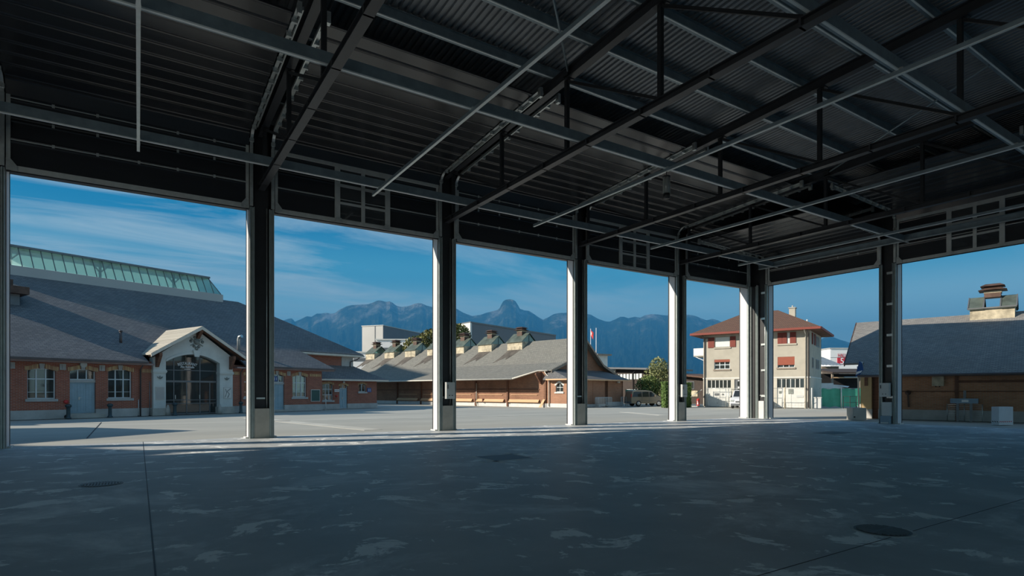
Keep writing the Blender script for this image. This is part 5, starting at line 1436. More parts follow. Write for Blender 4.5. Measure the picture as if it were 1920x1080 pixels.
def hpt(s, t_, z=0):
    a = HA; return Vector((56.5 + s * math.cos(a) - t_ * math.sin(a), 32.2 + s * math.sin(a) + t_ * math.cos(a), z))


# chain-link gates and posts in front of the house
def gate_panel(label, s0, s1, t_, h, name='mesh_gate'):
    p, q = hpt(s0, t_), hpt(s1, t_)
    L = (q - p).length
    t = thing(name, label, 'gate', p, HA, 'wire mesh gates before the house')
    b = MB()
    for x in (0, L): b.tube([(x, 0, 0.05), (x, 0, h)], 0.035, 8)
    for z in (0.12, h * 0.5, h - 0.04): b.tube([(0, 0, z), (L, 0, z)], 0.025, 6)
    b.build('gate_frame', M['galv'], t)
    b = MB(); n = int(L / 0.3)
    for k in range(1, n): b.bar((L * k / n, 0, 0.12), (L * k / n, 0, h - 0.04), 0.008)
    for k in range(1, 8): b.bar((0, 0, 0.12 + (h - 0.2) * k / 8), (L, 0, 0.12 + (h - 0.2) * k / 8), 0.008)
    b.build('wire_mesh', M['galv'], t)
    return t
gate_panel('wire mesh gate before the left garage door of the house', -9.9, -7.9, -0.6, 2.05)
gate_panel('wire mesh gate leading from the left garage door behind the white car', -7.7, -4.9, -0.25, 2.05)
gate_panel('wire mesh gate before the right garage door of the house', -4.4, -2.0, -2.4, 2.05)
for s, t_, h, lb in ((-1.75, -2.5, 2.1, 'thick weathered post before the right garage door'), (0.45, -1.2, 2.05, 'pale fence post at the house corner by the downpipe')):
    t = thing('fence_post', lb, 'post', hpt(s, t_), HA)
    b = MB(); b.tube([(0, 0, 0), (0, 0, h)], 0.07 if s < 0 else 0.05, 10); b.build('post_tube', M['off_white'] if s > 0 else M['plaster_vent'], t)
    b = MB(); b.bar((0, 0, h * 0.45), (0.0, 0.9, 0.02), 0.035); b.build('post_brace', M['galv'], t)
t = thing('barrier_pole', 'slanting grey barrier pole left of the red hydrant', 'barrier', hpt(-13.4, -0.75), HA)
b = MB(); b.bar((0.3, 0, 0.12), (3.0, 0, 1.9), 0.07); b.build('pole', M['galv'], t)
b = MB(); b.box(0.0, 3.2, -0.05, 0.05, 0.0, 0.12); b.build('base_rail', M['galv'], t)
t = thing('fire_hydrant', 'red fire hydrant at the left corner of the plastered house', 'hydrant', hpt(-11.0, -0.15), HA)
b = MB(); b.lathe([(0.20, 0), (0.20, 0.08), (0.17, 0.1), (0.17, 0.75), (0.2, 0.78), (0.14, 0.92), (0.0, 0.95)], 14); b.build('hydrant_body', M['red_paint'], t)
b = MB(); b.lathe([(0.06, -0.24), (0.06, 0.24)], 8, (0, 0, 0.6), 'y'); b.build('hose_outlet', M['off_white'], t)
b = MB(); b.box(-0.06, 0.06, -0.185, -0.165, 0.25, 0.5); b.build('white_label', M['white'], t)

# green tarpaulin fence with posts right of the house
p0, p1 = gp(1538, 764.8), gp(1614, 764.8)
L = (p1 - p0).length; rz = math.atan2(p1.y - p0.y, p1.x - p0.x)
t = thing('tarp_fence', 'green tarpaulin fence between the plastered house and the slate building', 'fence', p0, rz)
b = MB(); n = 24; vs = []
for k in range(n + 1):
    x = L * k / n
    for j, z in enumerate((0.12, 0.7, 1.3, 1.98)): vs.append((x, 0.05 * math.sin(k * 1.3 + j), z + (0.06 * math.sin(k * 0.9) if j in (0, 3) else 0)))
fs = [(k * 4 + j, (k + 1) * 4 + j, (k + 1) * 4 + j + 1, k * 4 + j + 1) for k in range(n) for j in range(3)]
b._add(vs, fs, True); b.build('tarp_sheet', M['tarp_green'], t)
b = MB(); b.tube([(L * 0.5, -0.12, 0), (L * 0.5, -0.12, 2.2)], 0.06, 8); b.build('fence_post', M['off_white'], t)
b = MB(); b.tube([(0, -0.1, 0), (0, -0.1, 2.1)], 0.05, 8); b.build('fence_post', M['off_white'], t)
b = MB(); b.tube([(0, 0.08, 2.0), (L, 0.08, 2.0)], 0.03, 6); b.build('top_rail', M['galv'], t)

# ------------------------------------------------------------------ slate building on the right
TA = R(-75.9)
rb = thing('slate_building', 'long brick building under a big slate roof right of the hall', 'building', (39.14, 16.5, 0), TA)
b = MB(); b.box(-1.2, 34, 0, 0.35, 0.6, 3.0); b.box(-2.18, -1.85, 0.4, 13, 0.0, 3.3); b.prism([(-2.18, 0.3, 3.2), (-2.18, 13.7, 3.2), (-2.18, 7.0, 6.5)], (0.3, 0, 0)); b.build('brick_wall', M['brick_right'], rb)
b = MB(); b.box(-1.2, 34, -0.06, 0.3, 0, 0.6); b.box(-2.2, -1.55, -0.02, 0.3, 0, 0.58); b.build('wall_base', M['plinth_grey'], rb)
b = MB(); b.box(-2.18, -1.57, 0.0, 0.3, 0.58, 2.75); b.build('ochre_board_wall', M['ochre'], rb)
b = MB(); b.box(-1.57, -1.2, 0.25, 0.35, 0, 2.9); b.build('side_door', M['wood_brown'], rb)
b = MB(); b.box(-1.95, -1.78, -0.06, 0.0, 2.05, 2.6); b.build('timber_bracket', M['wood_brown'], rb)
b = MB(); b.slab([(-2.0, -1.5, 2.72), (36, -1.5, 2.72), (36, 7.2, 6.85), (-3.95, 7.2, 6.85), (-3.15, 0.2, 3.53), (-2.0, 0.2, 3.53)], 0.12); b.slab([(-3.95, 7.2, 6.85), (36, 7.2, 6.85), (36, 15, 2.8), (-3.95, 15, 2.8)], 0.12); b.build('slate_roof', M['slate_right'] if 'slate_right' in M else M['slate_old'], rb)
b = MB(); b.prism([(-3.97, 7.2, 6.87), (-3.17, 0.2, 3.55), (-3.17, 0.2, 3.33), (-3.97, 7.2, 6.65)], (0.06, 0, 0)); b.build('verge_board', M['copper_brown'], rb)
b = MB(); b.tube([(-2.0, -1.58, 2.64), (36, -1.58, 2.64)], 0.08, 8); b.build('eave_gutter', M['gutter_dark'], rb)
b = MB(); b.bar((-2.1, -1.3, 2.75), (-2.1, 0.1, 3.45), 0.1, 0.3); b.tube([(-2.35, 0.1, 3.3), (-2.3, 0.0, 2.7), (-2.25, -0.02, 0.1)], 0.05, 8); b.build('corner_downpipe', M['gutter'], rb)
b = MB(); b.box(-1.2, 2.6, -0.03, 0.0, 1.67, 1.73); b.box(2.8, 34, -0.03, 0.0, 1.67, 1.73); b.box(2.7, 34, -0.05, 0.0, 2.2, 2.34); b.build('dark_timber_rail', M['wood_brown'], rb)
b = MB(); b.box(2.62, 2.78, -0.06, 0.0, 0, 2.9); b.build('timber_post', M['wood_brown'], rb)
b = MB(); b.box(1.55, 2.11, -0.25, 0.0, 2.02, 2.58); bx = b.build('wall_box', M['plaster_vent'], rb)
b = MB()
for x in (1.72, 1.9): b.lathe([(0.03, 0), (0.03, -0.06)], 8, (x, -0.12, 2.02))
b.build('box_gland', M['black_plastic'], bx)
b = MB(); b.lathe([(0.0, 0), (0.14, 0), (0.14, -0.15), (0.0, -0.18)], 12, (0.35, 0.0, 1.62), 'y'); b.bar((0.35, -0.1, 1.5), (0.40, -0.1, 0.75), 0.09, 0.06); b.build('red_hose_bracket', M['copper_brown'], rb)
ventilator(rb, 2.82, 5.05, 6.2, 8.2, 6.1, 7.1, 7.95, open_mid=True)

def tpt(s, t_, z=0):
    a = TA; return Vector((39.14 + s * math.cos(a) - t_ * math.sin(a), 16.5 + s * math.sin(a) + t_ * math.cos(a), z))
t = thing('wash_trough', 'grey metal wash trough on posts before the brick wall on the right', 'trough', tpt(3.1, -0.7), TA)
b = MB(); b.box(-0.62, 0.62, -0.22, 0.22, 1.02, 1.30); b.build('basin', M['blue_box'], t)
b = MB(); b.box(-0.1, 0.2, -0.235, -0.22, 1.10, 1.22); b.build('white_plate', M['white'], t)
for x in (-0.3, 0.3):
    b = MB(); b.box(x - 0.06, x + 0.06, -0.06, 0.06, 0, 1.02); b.build('leg', M['frame_dark'], t)
b = MB(); b.box(-0.06, 0.06, 0.22, 0.30, 1.3, 1.75); b.build('water_pipe', M['frame_dark'], t)
fp0, fp1 = gp(1776, 788.5), gp(1842, 791)
L = (fp1 - fp0).length; rz = math.atan2(fp1.y - fp0.y, fp1.x - fp0.x)
t = thing('railing', 'low grey railing with three posts in front of the wash trough', 'railing', fp0, rz)
for k in range(3):
    b = MB(); b.tube([(L * k / 2, 0, 0), (L * k / 2, 0, 0.98)], 0.025, 8); b.build('railing_post', M['galv'], t)
b = MB()
for k in range(9): b.bar((0, 0, 0.1 + 0.105 * k), (L, 0, 0.1 + 0.105 * k), 0.015)
b.build('railing_bars', M['galv'], t)
p = gp(1885, 790)
t = thing('railing', 'tubular railing running off to the right behind the white box', 'railing', gp(1890, 789.5), rz)
for x in (0.3, 2.2):
    b = MB(); b.tube([(x, 0, 0), (x, 0, 1.42)], 0.035, 8); b.build('railing_post', M['galv'], t)
b = MB()
for z in (0.42, 0.64, 0.85, 1.08, 1.28): b.tube([(-0.2, 0, z), (2.6, 0, z)], 0.018, 6)
b.build('railing_bars', M['galv'], t)
t = thing('pipe_post', 'round grey post behind the white box', 'post', gp(1881, 789.5))
b = MB(); b.tube([(0, 0, 0), (0, 0, 1.5)], 0.065, 10); b.build('post_tube', M['galv'], t)
b = MB(); b.lathe([(0.1, 0), (0.1, 0.04)], 10); b.build('post_foot', M['iron'], t)
p0, p1 = gp(1873, 797.2), gp(1905, 796.6)
rz = math.atan2(p1.y - p0.y, p1.x - p0.x)
t = thing('white_box', 'white concrete box with hazard stripe at the right edge', 'box', p0, rz)
b = MB(); b.box(0, 0.94, 0, 0.36, 0, 0.92); b.build('box_body', M['teal_box'], t)
b = MB()
for k in range(7): x = 0.02 + 0.125 * k; b.prism([(x, -0.006, 0.14), (x + 0.05, -0.006, 0.14), (x + 0.10, -0.006, 0.2), (x + 0.05, -0.006, 0.2)], (0, 0.005, 0))
b.build('hazard_stripe', M['red_paint'], t)
b = MB()
for k in range(3): y = 0.02 + 0.11 * k; b.prism([(-0.006, y, 0.14), (-0.006, y + 0.05, 0.14), (-0.006, y + 0.10, 0.2), (-0.006, y + 0.05, 0.2)], (0.005, 0, 0))
b.build('hazard_stripe', M['black_plastic'], t)
t = thing('concrete_block', 'pale concrete block left of the slate building corner', 'block', gp(1599, 787.6), math.atan2(-0.5, 0.8))
b = MB(); b.box(0, 0.82, 0, 0.6, 0, 0.72); b.build('block_body', M['concrete'], t)
b = MB(); b.lathe([(0.05, -0.02), (0.05, 0.03)], 8, (0.1, 0.0, 0.18), 'y'); b.build('lifting_plug', M['black_plastic'], t)
t = thing('mesh_crate', 'dark wire crate with pale sacks beside the concrete block', 'crate', gp(1594, 766.5), -0.3)
b = MB()
for x in (0, 1.6):
    for y in (0, 0.8): b.bar((x, y, 0), (x, y, 1.25), 0.04)
for z in (0.05, 0.6, 1.22): b.bar((0, 0, z), (1.6, 0, z), 0.03); b.bar((0, 0.8, z), (1.6, 0.8, z), 0.03); b.bar((0, 0, z), (0, 0.8, z), 0.03); b.bar((1.6, 0, z), (1.6, 0.8, z), 0.03)
for k in range(1, 12): b.bar((1.6 * k / 12, 0, 0), (1.6 * k / 12, 0, 1.22), 0.012)
b.build('crate_frame', M['iron'], t)
b = MB(); b.lathe([(0.0, 0), (0.4, 0.05), (0.42, 0.3), (0.2, 0.48), (0, 0.5)], 10, (0.95, -0.55, 0)); b.build('pale_sack', M['off_white'], t)
#==FAR==
# ------------------------------------------------------------------ crowd barriers by the market hall annex
def mpt(s, t_, z=0):
    a = MA; return Vector((36.53 + s * math.cos(a) - t_ * math.sin(a), 50.07 + s * math.sin(a) + t_ * math.cos(a), z))
def barrier_mesh(root, L, h=1.05, m='barrier'):
    b = MB(); b.tube([(0, 0, 0.12), (0, 0, h - 0.06), (0.08, 0, h), (L - 0.08, 0, h), (L, 0, h - 0.06), (L, 0, 0.12)], 0.022, 6); b.tube([(0, 0, 0.2), (L, 0, 0.2)], 0.02, 6); b.build('barrier_frame', M[m], root)
    b = MB(); n = int(L / 0.13)
    for k in range(1, n): b.bar((L * k / n, 0, 0.2), (L * k / n, 0, h), 0.022)
    b.build('barrier_bars', M[m], root)
    for x in (0.3, L - 0.3):
        b = MB(); b.bar((x, -0.25, 0.02), (x, 0.25, 0.02), 0.04); b.bar((x, 0, 0.02), (x, 0, 0.2), 0.04); b.build('barrier_foot', M[m], root)
for k in range(6):
    t = thing('crowd_barrier', '%s crowd barrier from the front in the stack beside the annex gate' % ORD[k], 'barrier', mpt(4.75 - 0.12 * k, 3.55 + 0.05 * k), MA + R(90), 'stacked crowd barriers')
    barrier_mesh(t, 2.6)
for k in range(2):
    t = thing('crowd_barrier', ['crowd barrier standing alone left of the parked van', 'crowd barrier behind the lone one, by the annex corner'][k], 'barrier', mpt(4.3 - 0.35 * k, 9.75 - 0.5 * k), MA + R(88))
    barrier_mesh(t, 2.5)
t = thing('green_panel', 'dark green tarp panel above the lone crowd barrier', 'tarp panel', mpt(3.6, 10.9), MA + R(90))
b = MB(); b.box(0, 2.2, 0, 0.04, 0.9, 1.9); b.build('tarp_sheet', M['tarp_dark'], t)
b = MB(); b.bar((0, 0.06, 0), (0, 0.06, 2.0), 0.06); b.bar((2.3, 0.06, 0), (2.3, 0.06, 2.0), 0.06); b.build('panel_posts', M['galv'], t)


# ------------------------------------------------------------------ vehicles
def wheel(root, x, y, r, w=0.2, side=-1):
    b = MB(); b.lathe([(r * 0.6, -w / 2), (r * 0.95, -w / 2), (r, -w / 3), (r, w / 3), (r * 0.95, w / 2), (r * 0.6, w / 2)], 20, (x, y, r), 'y'); wl = b.build('wheel', M['rubber'], root)
    b = MB(); yy = y + side * w / 2
    b.lathe([(r * 0.64, 0), (r * 0.6, side * 0.015), (0.05, side * 0.02), (0, side * 0.02)], 16, (x, yy, r), 'y'); b.build('hub_cap', M['rim'], wl)


def van(root, prof, width, glass_side, wheels, r, paint, ws):
    """body swept across its width; the greenhouse is tucked in"""
    b = MB(); vs = []; n = len(prof); zb = 1.0
    ring = []
    for y, e in ((-width / 2, 0.0), (width / 2, 0.0)):
        pass
    offs = [(-0.5, 0.0), (-0.47, 0.03), (0.47, 0.03), (0.5, 0.0)]
    for fy, up in offs:
        for x, z in prof:
            tuck = 0.12 * max(0, (z - 1.0)) if z > 1.0 else 0
            y = fy * width
            y = y * (1 - tuck / (width / 2) * 1.0) if abs(fy) > 0 else y
            xx, zz = x, z
            if abs(fy) == 0.5:
                cx, cz = sum(p[0] for p in prof) / n, sum(p[1] for p in prof) / n
                xx = cx + (x - cx) * 0.985; zz = cz + (z - cz) * 0.97
            vs.append((xx, y, zz))
    fs = []
    for k in range(3):
        for i in range(n):
            j = (i + 1) % n
            fs.append((k * n + i, k * n + j, (k + 1) * n + j, (k + 1) * n + i))
    fs += [tuple(range(n - 1, -1, -1)), tuple(3 * n + i for i in range(n))]
    b._add(vs, fs); b.build('car_body', M[paint], root)
    for poly in glass_side:
        b = MB()
        for sgn in (-1, 1):
            pp = []
            for x, z in poly:
                tuck = 0.12 * max(0, (z - 1.0))
                y = sgn * (width / 2 - tuck + 0.004)
                pp.append((x, y, z))
            b.prism(pp, (0, sgn * 0.006, 0))
        b.build('side_window', M['car_glass'], root)
    b = MB(); b.prism(ws, (0, 0, 0.012)) if False else b._add([(p[0], p[1], p[2]) for p in ws], [(0, 1, 2, 3)]); b.build('windscreen', M['car_glass'], root)
    for x in wheels:
        for sgn in (-1, 1): wheel(root, x, sgn * (width / 2 - 0.09), r, 0.2, sgn)
vp0, vp1 = gp(1189, 762.2), gp(1241, 761.4)
rz = math.atan2(vp1.y - vp0.y, vp1.x - vp0.x)
t = thing('parked_van', 'beige people carrier parked side-on before the green trees', 'car', vp0 + Vector((0.75, 1.0, 0)), rz - R(12))
prof = [(-0.55, 0.32), (-0.62, 0.6), (-0.6, 1.0), (-0.50, 1.55), (-0.35, 1.76), (0.2, 1.84), (1.3, 1.84), (2.05, 1.72), (2.75, 1.22), (3.4, 1.02), (3.68, 0.86), (3.75, 0.55), (3.70, 0.30)]
van(t, prof, 1.72, [[(-0.42, 1.08), (0.72, 1.08), (0.72, 1.66), (-0.25, 1.66)], [(0.82, 1.08), (1.62, 1.08), (1.62, 1.66), (0.82, 1.66)], [(1.70, 1.08), (2.55, 1.12), (2.0, 1.62), (1.70, 1.66)]], (0.32, 2.9), 0.33, 'car_beige',
    [(2.74, -0.74, 1.235), (2.74, 0.74, 1.235), (2.08, 0.68, 1.72), (2.08, -0.68, 1.72)])
b = MB(); b.box(-0.66, -0.55, -0.8, 0.8, 0.32, 0.55); b.build('bumper', M['frame_dark'], t)
b = MB(); b.box(3.62, 3.8, -0.8, 0.8, 0.28, 0.5); b.build('bumper', M['frame_dark'], t)
b = MB(); b.box(3.45, 3.62, -0.84, -0.55, 0.78, 0.95); b.box(3.45, 3.62, 0.55, 0.84, 0.78, 0.95); b.build('head_lamp', M['white'], t)
b = MB(); b.box(-0.60, -0.50, -0.83, -0.7, 0.95, 1.4); b.build('tail_lamp', M['red_paint'], t)
b = MB(); b.box(2.35, 2.5, -1.02, -0.84, 1.12, 1.28); b.build('wing_mirror', M['car_beige'], t)
b = MB(); b.box(0.75, 0.77, -0.868, -0.855, 0.4, 1.66); b.box(1.65, 1.67, -0.868, -0.855, 0.4, 1.66); b.box(0.0, 3.0, -0.868, -0.855, 0.62, 0.65); b.build('door_seams', M['frame_dark'], t)

c0 = gp(1387, 766)
t = thing('white_car', 'white delivery car facing the hall, half hidden by the corner column', 'car', c0, R(204))
prof = [(-2.95, 0.32), (-3.0, 1.0), (-2.95, 1.75), (-2.8, 1.85), (-1.5, 1.85), (-1.05, 1.78), (-0.55, 1.15), (0.1, 0.98), (0.22, 0.8), (0.25, 0.32)]
van(t, prof, 1.72, [[(-2.9, 1.08), (-1.9, 1.08), (-1.9, 1.65), (-2.85, 1.65)], [(-1.8, 1.08), (-0.75, 1.1), (-1.15, 1.65), (-1.8, 1.65)]], (-0.45, -2.6), 0.32, 'car_white',
    [(-0.56, -0.74, 1.165), (-0.56, 0.74, 1.165), (-1.03, 0.68, 1.77), (-1.03, -0.68, 1.77)])
b = MB(); b.box(0.18, 0.30, -0.8, 0.8, 0.28, 0.5); b.box(0.2, 0.27, -0.35, 0.35, 0.6, 0.75); b.build('bumper', M['frame_dark'], t)
b = MB(); b.box(0.1, 0.25, -0.82, -0.5, 0.66, 0.88); b.box(0.1, 0.25, 0.5, 0.82, 0.66, 0.88); b.build('head_lamp', M['galv'], t)
b = MB(); b.box(-0.85, -0.7, -1.03, -0.85, 1.1, 1.28); b.box(-0.85, -0.7, 0.85, 1.03, 1.1, 1.28); b.build('wing_mirror', M['black_plastic'], t)
b = MB(); b.box(0.255, 0.275, -0.26, 0.26, 0.42, 0.53); b.build('number_plate', M['white'], t)


# ------------------------------------------------------------------ trees, hedges
def foliage(blobs, n, size, seed):
    rnd = random.Random(seed); b = MB()
    for (cx, cy, cz, rx, ry, rz_b), frac in blobs:
        for _ in range(int(n * frac)):
            d = Vector((rnd.gauss(0, 1), rnd.gauss(0, 1), rnd.gauss(0, 1))).normalized() * (0.62 + 0.42 * rnd.random() ** 0.6)
            p = Vector((cx + d.x * rx, cy + d.y * ry, cz + d.z * rz_b))
            if p.z < 0.1: p.z = 0.1 + rnd.random() * 0.2
            a = Vector((rnd.gauss(0, 1), rnd.gauss(0, 1), rnd.gauss(0, 1))).normalized(); c = a.orthogonal().normalized(); e = a.cross(c)
            s = size * (0.6 + 0.8 * rnd.random())
            b._add([p - c * s, p - e * s * 0.55, p + c * s, p + e * s * 0.55], [(0, 1, 2, 3)])
    return b


def tree(label, loc, h, blobs, n, size, leaf, seed, group=None, trunk_r=0.2, branches=5):
    t = thing('leafy_tree', label, 'tree', loc, 0, group)
    foliage(blobs, n, size, seed).build('tree_crown', M[leaf], t)
    rnd = random.Random(seed); b = MB()
    b.tube([(0, 0, 0), (0.05 * h * 0.2, 0, h * 0.3), (0.1, 0.1, h * 0.6)], [trunk_r, trunk_r * 0.75, trunk_r * 0.4], 8)
    for (cx, cy, cz, rx, ry, rz_b), _ in blobs:
        b.tube([(0.03, 0.03, h * 0.3), (cx * 0.5, cy * 0.5, (h * 0.3 + cz) / 2), (cx, cy, cz)], [trunk_r * 0.5, trunk_r * 0.35, trunk_r * 0.15], 6)
    b.build('tree_trunk', M['bark'], t)
    return t
def gat(px, Y):
    p = at(px, 733.9, Y); p.z = 0; return p
tree('big olive-green tree behind the market hall ventilators', gat(828, 92), 13, [((-4.0, 0, 8.6, 2.4, 2.0, 1.8), .18), ((-1.5, 0.5, 9.6, 2.2, 2.0, 2.0), .2), ((0.8, 0, 10.8, 2.4, 2.0, 2.4), .24), ((3.2, 0.4, 10.6, 2.0, 2.0, 2.2), .2), ((-2.6, 0, 7.6, 2.6, 2, 1.2), .1), ((2.5, 0, 8.3, 2.0, 2, 1.6), .1)], 6200, 0.23, 'leaf_olive', 3, None, 0.35)
tree('pale slender tree behind the parked van', gat(1232, 74), 6.0, [((0, 0, 3.2, 1.8, 1.6, 2.2), .5), ((0.3, 0, 4.8, 1.2, 1.1, 1.3), .3), ((0.9, 0, 3.0, 1.2, 1.0, 1.6), .2)], 2600, 0.13, 'leaf_pale', 5, None, 0.12)
tree('bright green bush-like tree left of the pale slender tree', gat(1212, 71), 3.9, [((0, 0, 2.0, 1.5, 1.3, 1.5), .6), ((0.7, 0, 2.4, 1.2, 1.2, 1.2), .4)], 2400, 0.13, 'leaf_green', 8, None, 0.12)
for px0, px1, Yd, h, lb in ((1247, 1259, 60, 2.7, 'clipped green hedge right of the parked van'), (1284, 1297, 61, 2.6, 'clipped green hedge left of the red hydrant')):
    p, q = gat(px0, Yd), gat(px1, Yd)
    L = (q - p).length
    t = thing('clipped_hedge', lb, 'hedge', p, math.atan2(q.y - p.y, q.x - p.x))
    rnd = random.Random(px0); b = MB(); b.box(0.1, L - 0.1, 0.15, 1.8, 0, h - 0.15)
    for _ in range(2600):
        f = rnd.random()
        pnt = Vector((rnd.choice((0.06, L - 0.06)), rnd.random() * 1.8, rnd.random() * h)) if f < 0.3 else Vector((rnd.random() * L, 0.08 + rnd.random() * 0.1, rnd.random() * h)) if f < 0.6 else Vector((rnd.random() * L, rnd.random() * 1.9, h - 0.15 + rnd.random() * 0.15))
        a = Vector((rnd.gauss(0, 1), rnd.gauss(0, 1), rnd.gauss(0, 1))).normalized(); c = a.orthogonal().normalized(); e = a.cross(c); s = 0.10
        b._add([pnt - c * s, pnt - e * s * 0.6, pnt + c * s, pnt + e * s * 0.6], [(0, 1, 2, 3)])
    b.build('hedge_foliage', M['hedge'], t)
    b = MB(); b.tube([(L / 2, 0.9, 0), (L / 2, 0.9, 0.6)], 0.06, 6); b.build('hedge_stem', M['bark'], t)

# ------------------------------------------------------------------ background buildings
def far_block(name, label, px0, px1, pyt, Y, depth, m, rz, z0=0.0):
    """box whose front upper corners sit behind the given pixels"""
    p = at(px0, pyt, Y)
    t = thing(name, label, 'building', (p.x, p.y, 0), rz)
    return t, p.z
# tall light-clad block with a dark flank
p = at(718, 610.5, 120); ang = -TH + R(-18)
t = thing('clad_block', 'tall light-clad industrial block rising behind the market hall ventilators', 'building', (p.x, p.y, 0), ang)
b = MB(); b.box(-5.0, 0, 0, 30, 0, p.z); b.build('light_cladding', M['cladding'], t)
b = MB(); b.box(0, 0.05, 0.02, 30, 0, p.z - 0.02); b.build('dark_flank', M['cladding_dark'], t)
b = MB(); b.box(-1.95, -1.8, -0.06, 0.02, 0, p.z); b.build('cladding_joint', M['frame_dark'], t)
b = MB(); b.box(-5.1, 0.15, -0.1, 30, p.z, p.z + 0.15); b.build('roof_edge', M['frame_light'], t)
p = at(884, 605.5, 105); q = at(1042, 630, 118)
t = thing('grey_industrial_hall', 'long dark grey industrial hall behind the nearest ventilators', 'building', (p.x, p.y, 0), math.atan2(q.y - p.y, q.x - p.x))
L = Vector((q.x - p.x, q.y - p.y)).length
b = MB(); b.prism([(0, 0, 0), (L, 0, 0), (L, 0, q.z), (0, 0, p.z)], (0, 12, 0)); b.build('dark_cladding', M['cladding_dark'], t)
b = MB(); b.box(-0.35, 0.0, -0.1, 12, 0, p.z); b.build('light_corner', M['off_white'], t)
b = MB(); b.prism([(-0.3, -0.12, p.z), (L, -0.12, q.z), (L, -0.12, q.z + 0.25), (-0.3, -0.12, p.z + 0.25)], (0, 12.2, 0)); b.build('roof_edge', M['frame_dark'], t)
b = MB(); b.box(L * 0.72, L * 0.73, -0.05, 0, 0, p.z * 0.8); b.build('cladding_joint', M['frame_dark'], t)
p = at(655, 662, 105); q = at(800, 640, 105)
t = thing('white_low_building', 'low white building between the ventilators and the clad block', 'building', (p.x, p.y, 0), -TH)
L = (Vector((q.x, q.y)) - Vector((p.x, p.y))).length
b = MB(); b.box(0, 5.2, 0, 10, 0, 8.8); b.box(5.2, L, -1, 10, 0, 11.0); b.build('white_wall', M['white'], t)
b = MB(); b.box(-0.2, 5.2, -0.2, 10, 8.8, 9.0); b.box(5.0, L + 0.2, -1.2, 10, 11.0, 11.2); b.build('roof_edge', M['off_white'], t)
b = MB(); b.box(0.8, 4.5, -0.05, 0, 7.2, 7.8); b.box(6, 12, -1.05, -1, 9.0, 9.6); b.build('window_band', M['frame_dark'], t)
# school-like building with flat roof, its small tower with mast, and a flag pole
p = at(1121, 684, 88); q = at(1222, 699, 80)
ang = math.atan2(q.y - p.y, q.x - p.x)
L = Vector((q.x - p.x, q.y - p.y)).length
t = thing('flat_roofed_building', 'dark flat-roofed building with a row of small windows behind the annex', 'building', (p.x, p.y, 0), ang)
zt = 5.2
b = MB(); b.box(1.0, L - 1.8, 0.5, 8, 0, zt - 0.2); b.build('dark_wall', M['dark_boards'], t)
b = MB(); b.box(0, 3.2, 0.2, 8, 0, zt - 0.2); b.build('light_wall', M['off_white'], t)
b = MB(); b.prism([(-0.5, -0.6, zt), (L + 0.2, -0.6, zt - 0.5), (L + 0.2, -0.6, zt - 0.25), (-0.5, -0.6, zt + 0.25)], (0, 10, 0)); b.build('flat_roof', M['frame_dark'], t)
for k in range(8):
    x = 3.5 + (L - 6.0) * k / 7
    b = MB(); b.box(x, x + 0.42, 0.42, 0.5, zt - 1.75, zt - 0.95); w = b.build('upper_window', M['frame_white'], t)
    b = MB(); b.box(x + 0.06, x + 0.36, 0.41, 0.42, zt - 1.7, zt - 1.0); b.build('window_pane', M['curtain'], w)
for k in range(4):
    x = L - 4.8 + 0.85 * k
    b = MB(); b.box(x, x + 0.7, 0.42, 0.5, 0.6, 2.0); w = b.build('lower_window', M['frame_white'], t)
    b = MB(); b.box(x + 0.06, x + 0.64, 0.41, 0.42, 0.7, 1.95); b.build('window_pane', M['glass_dark'], w)
b = MB(); b.tube([(L - 3.6, 0.35, 0), (L - 3.6, 0.35, zt - 0.8), (L - 2.6, -0.3, zt - 0.4)], 0.07, 6); b.build('downpipe', M['black_plastic'], t)
p = at(1124, 665, 96)
t = thing('roof_tower', 'small white tower with flat cap and thin mast behind the gable', 'tower', (p.x, p.y, 0), ang - R(10))
b = MB(); b.box(-0.95, 0.95, -0.95, 0.95, 0, p.z - 0.2); b.build('tower_shaft', M['off_white'], t)
b = MB(); b.box(-1.45, 1.45, -1.45, 1.45, p.z - 0.2, p.z + 0.05); b.build('tower_cap', M['wood_grey'], t)
b = MB(); b.box(0.05, 0.55, -1.0, -0.95, p.z - 1.5, p.z - 0.6); b.build('tower_window', M['frame_dark'], t)
b = MB(); b.tube([(-0.5, -0.3, p.z), (-0.5, -0.3, p.z + 1.0), (-0.5, -0.3, p.z + 4.5)], [0.1, 0.06, 0.05], 8); b.build('antenna_mast', M['white'], t)
p = at(1107.5, 619, 110)
t = thing('flag_pole', 'thin flag pole with a red and white flag behind the market hall', 'flag', (p.x, p.y, 0), ang)
b = MB(); b.tube([(0, 0, 0), (0, 0, p.z + 0.3)], 0.05, 8); b.build('pole', M['white'], t)
b = MB(); vs = []
for i in range(7):
    for j in range(5):
        x, z = i / 6, j / 4
        vs.append((x * 0.62 + 0.05, 0.1 * math.sin(x * 6 + j * 0.4), p.z + 0.1 - (1 - z) * 1.25 - x * 0.62))
b._add(vs, [(i * 5 + j, (i + 1) * 5 + j, (i + 1) * 5 + j + 1, i * 5 + j + 1) for i in range(6) for j in range(4)], True); f = b.build('flag_cloth', M['red_paint'], t)
b = MB(); b.box(0.24, 0.34, -0.16, -0.13, p.z - 1.05, p.z - 0.35); b.box(0.10, 0.50, -0.16, -0.13, p.z - 0.76, p.z - 0.66); b.build('white_cross', M['white'], f)
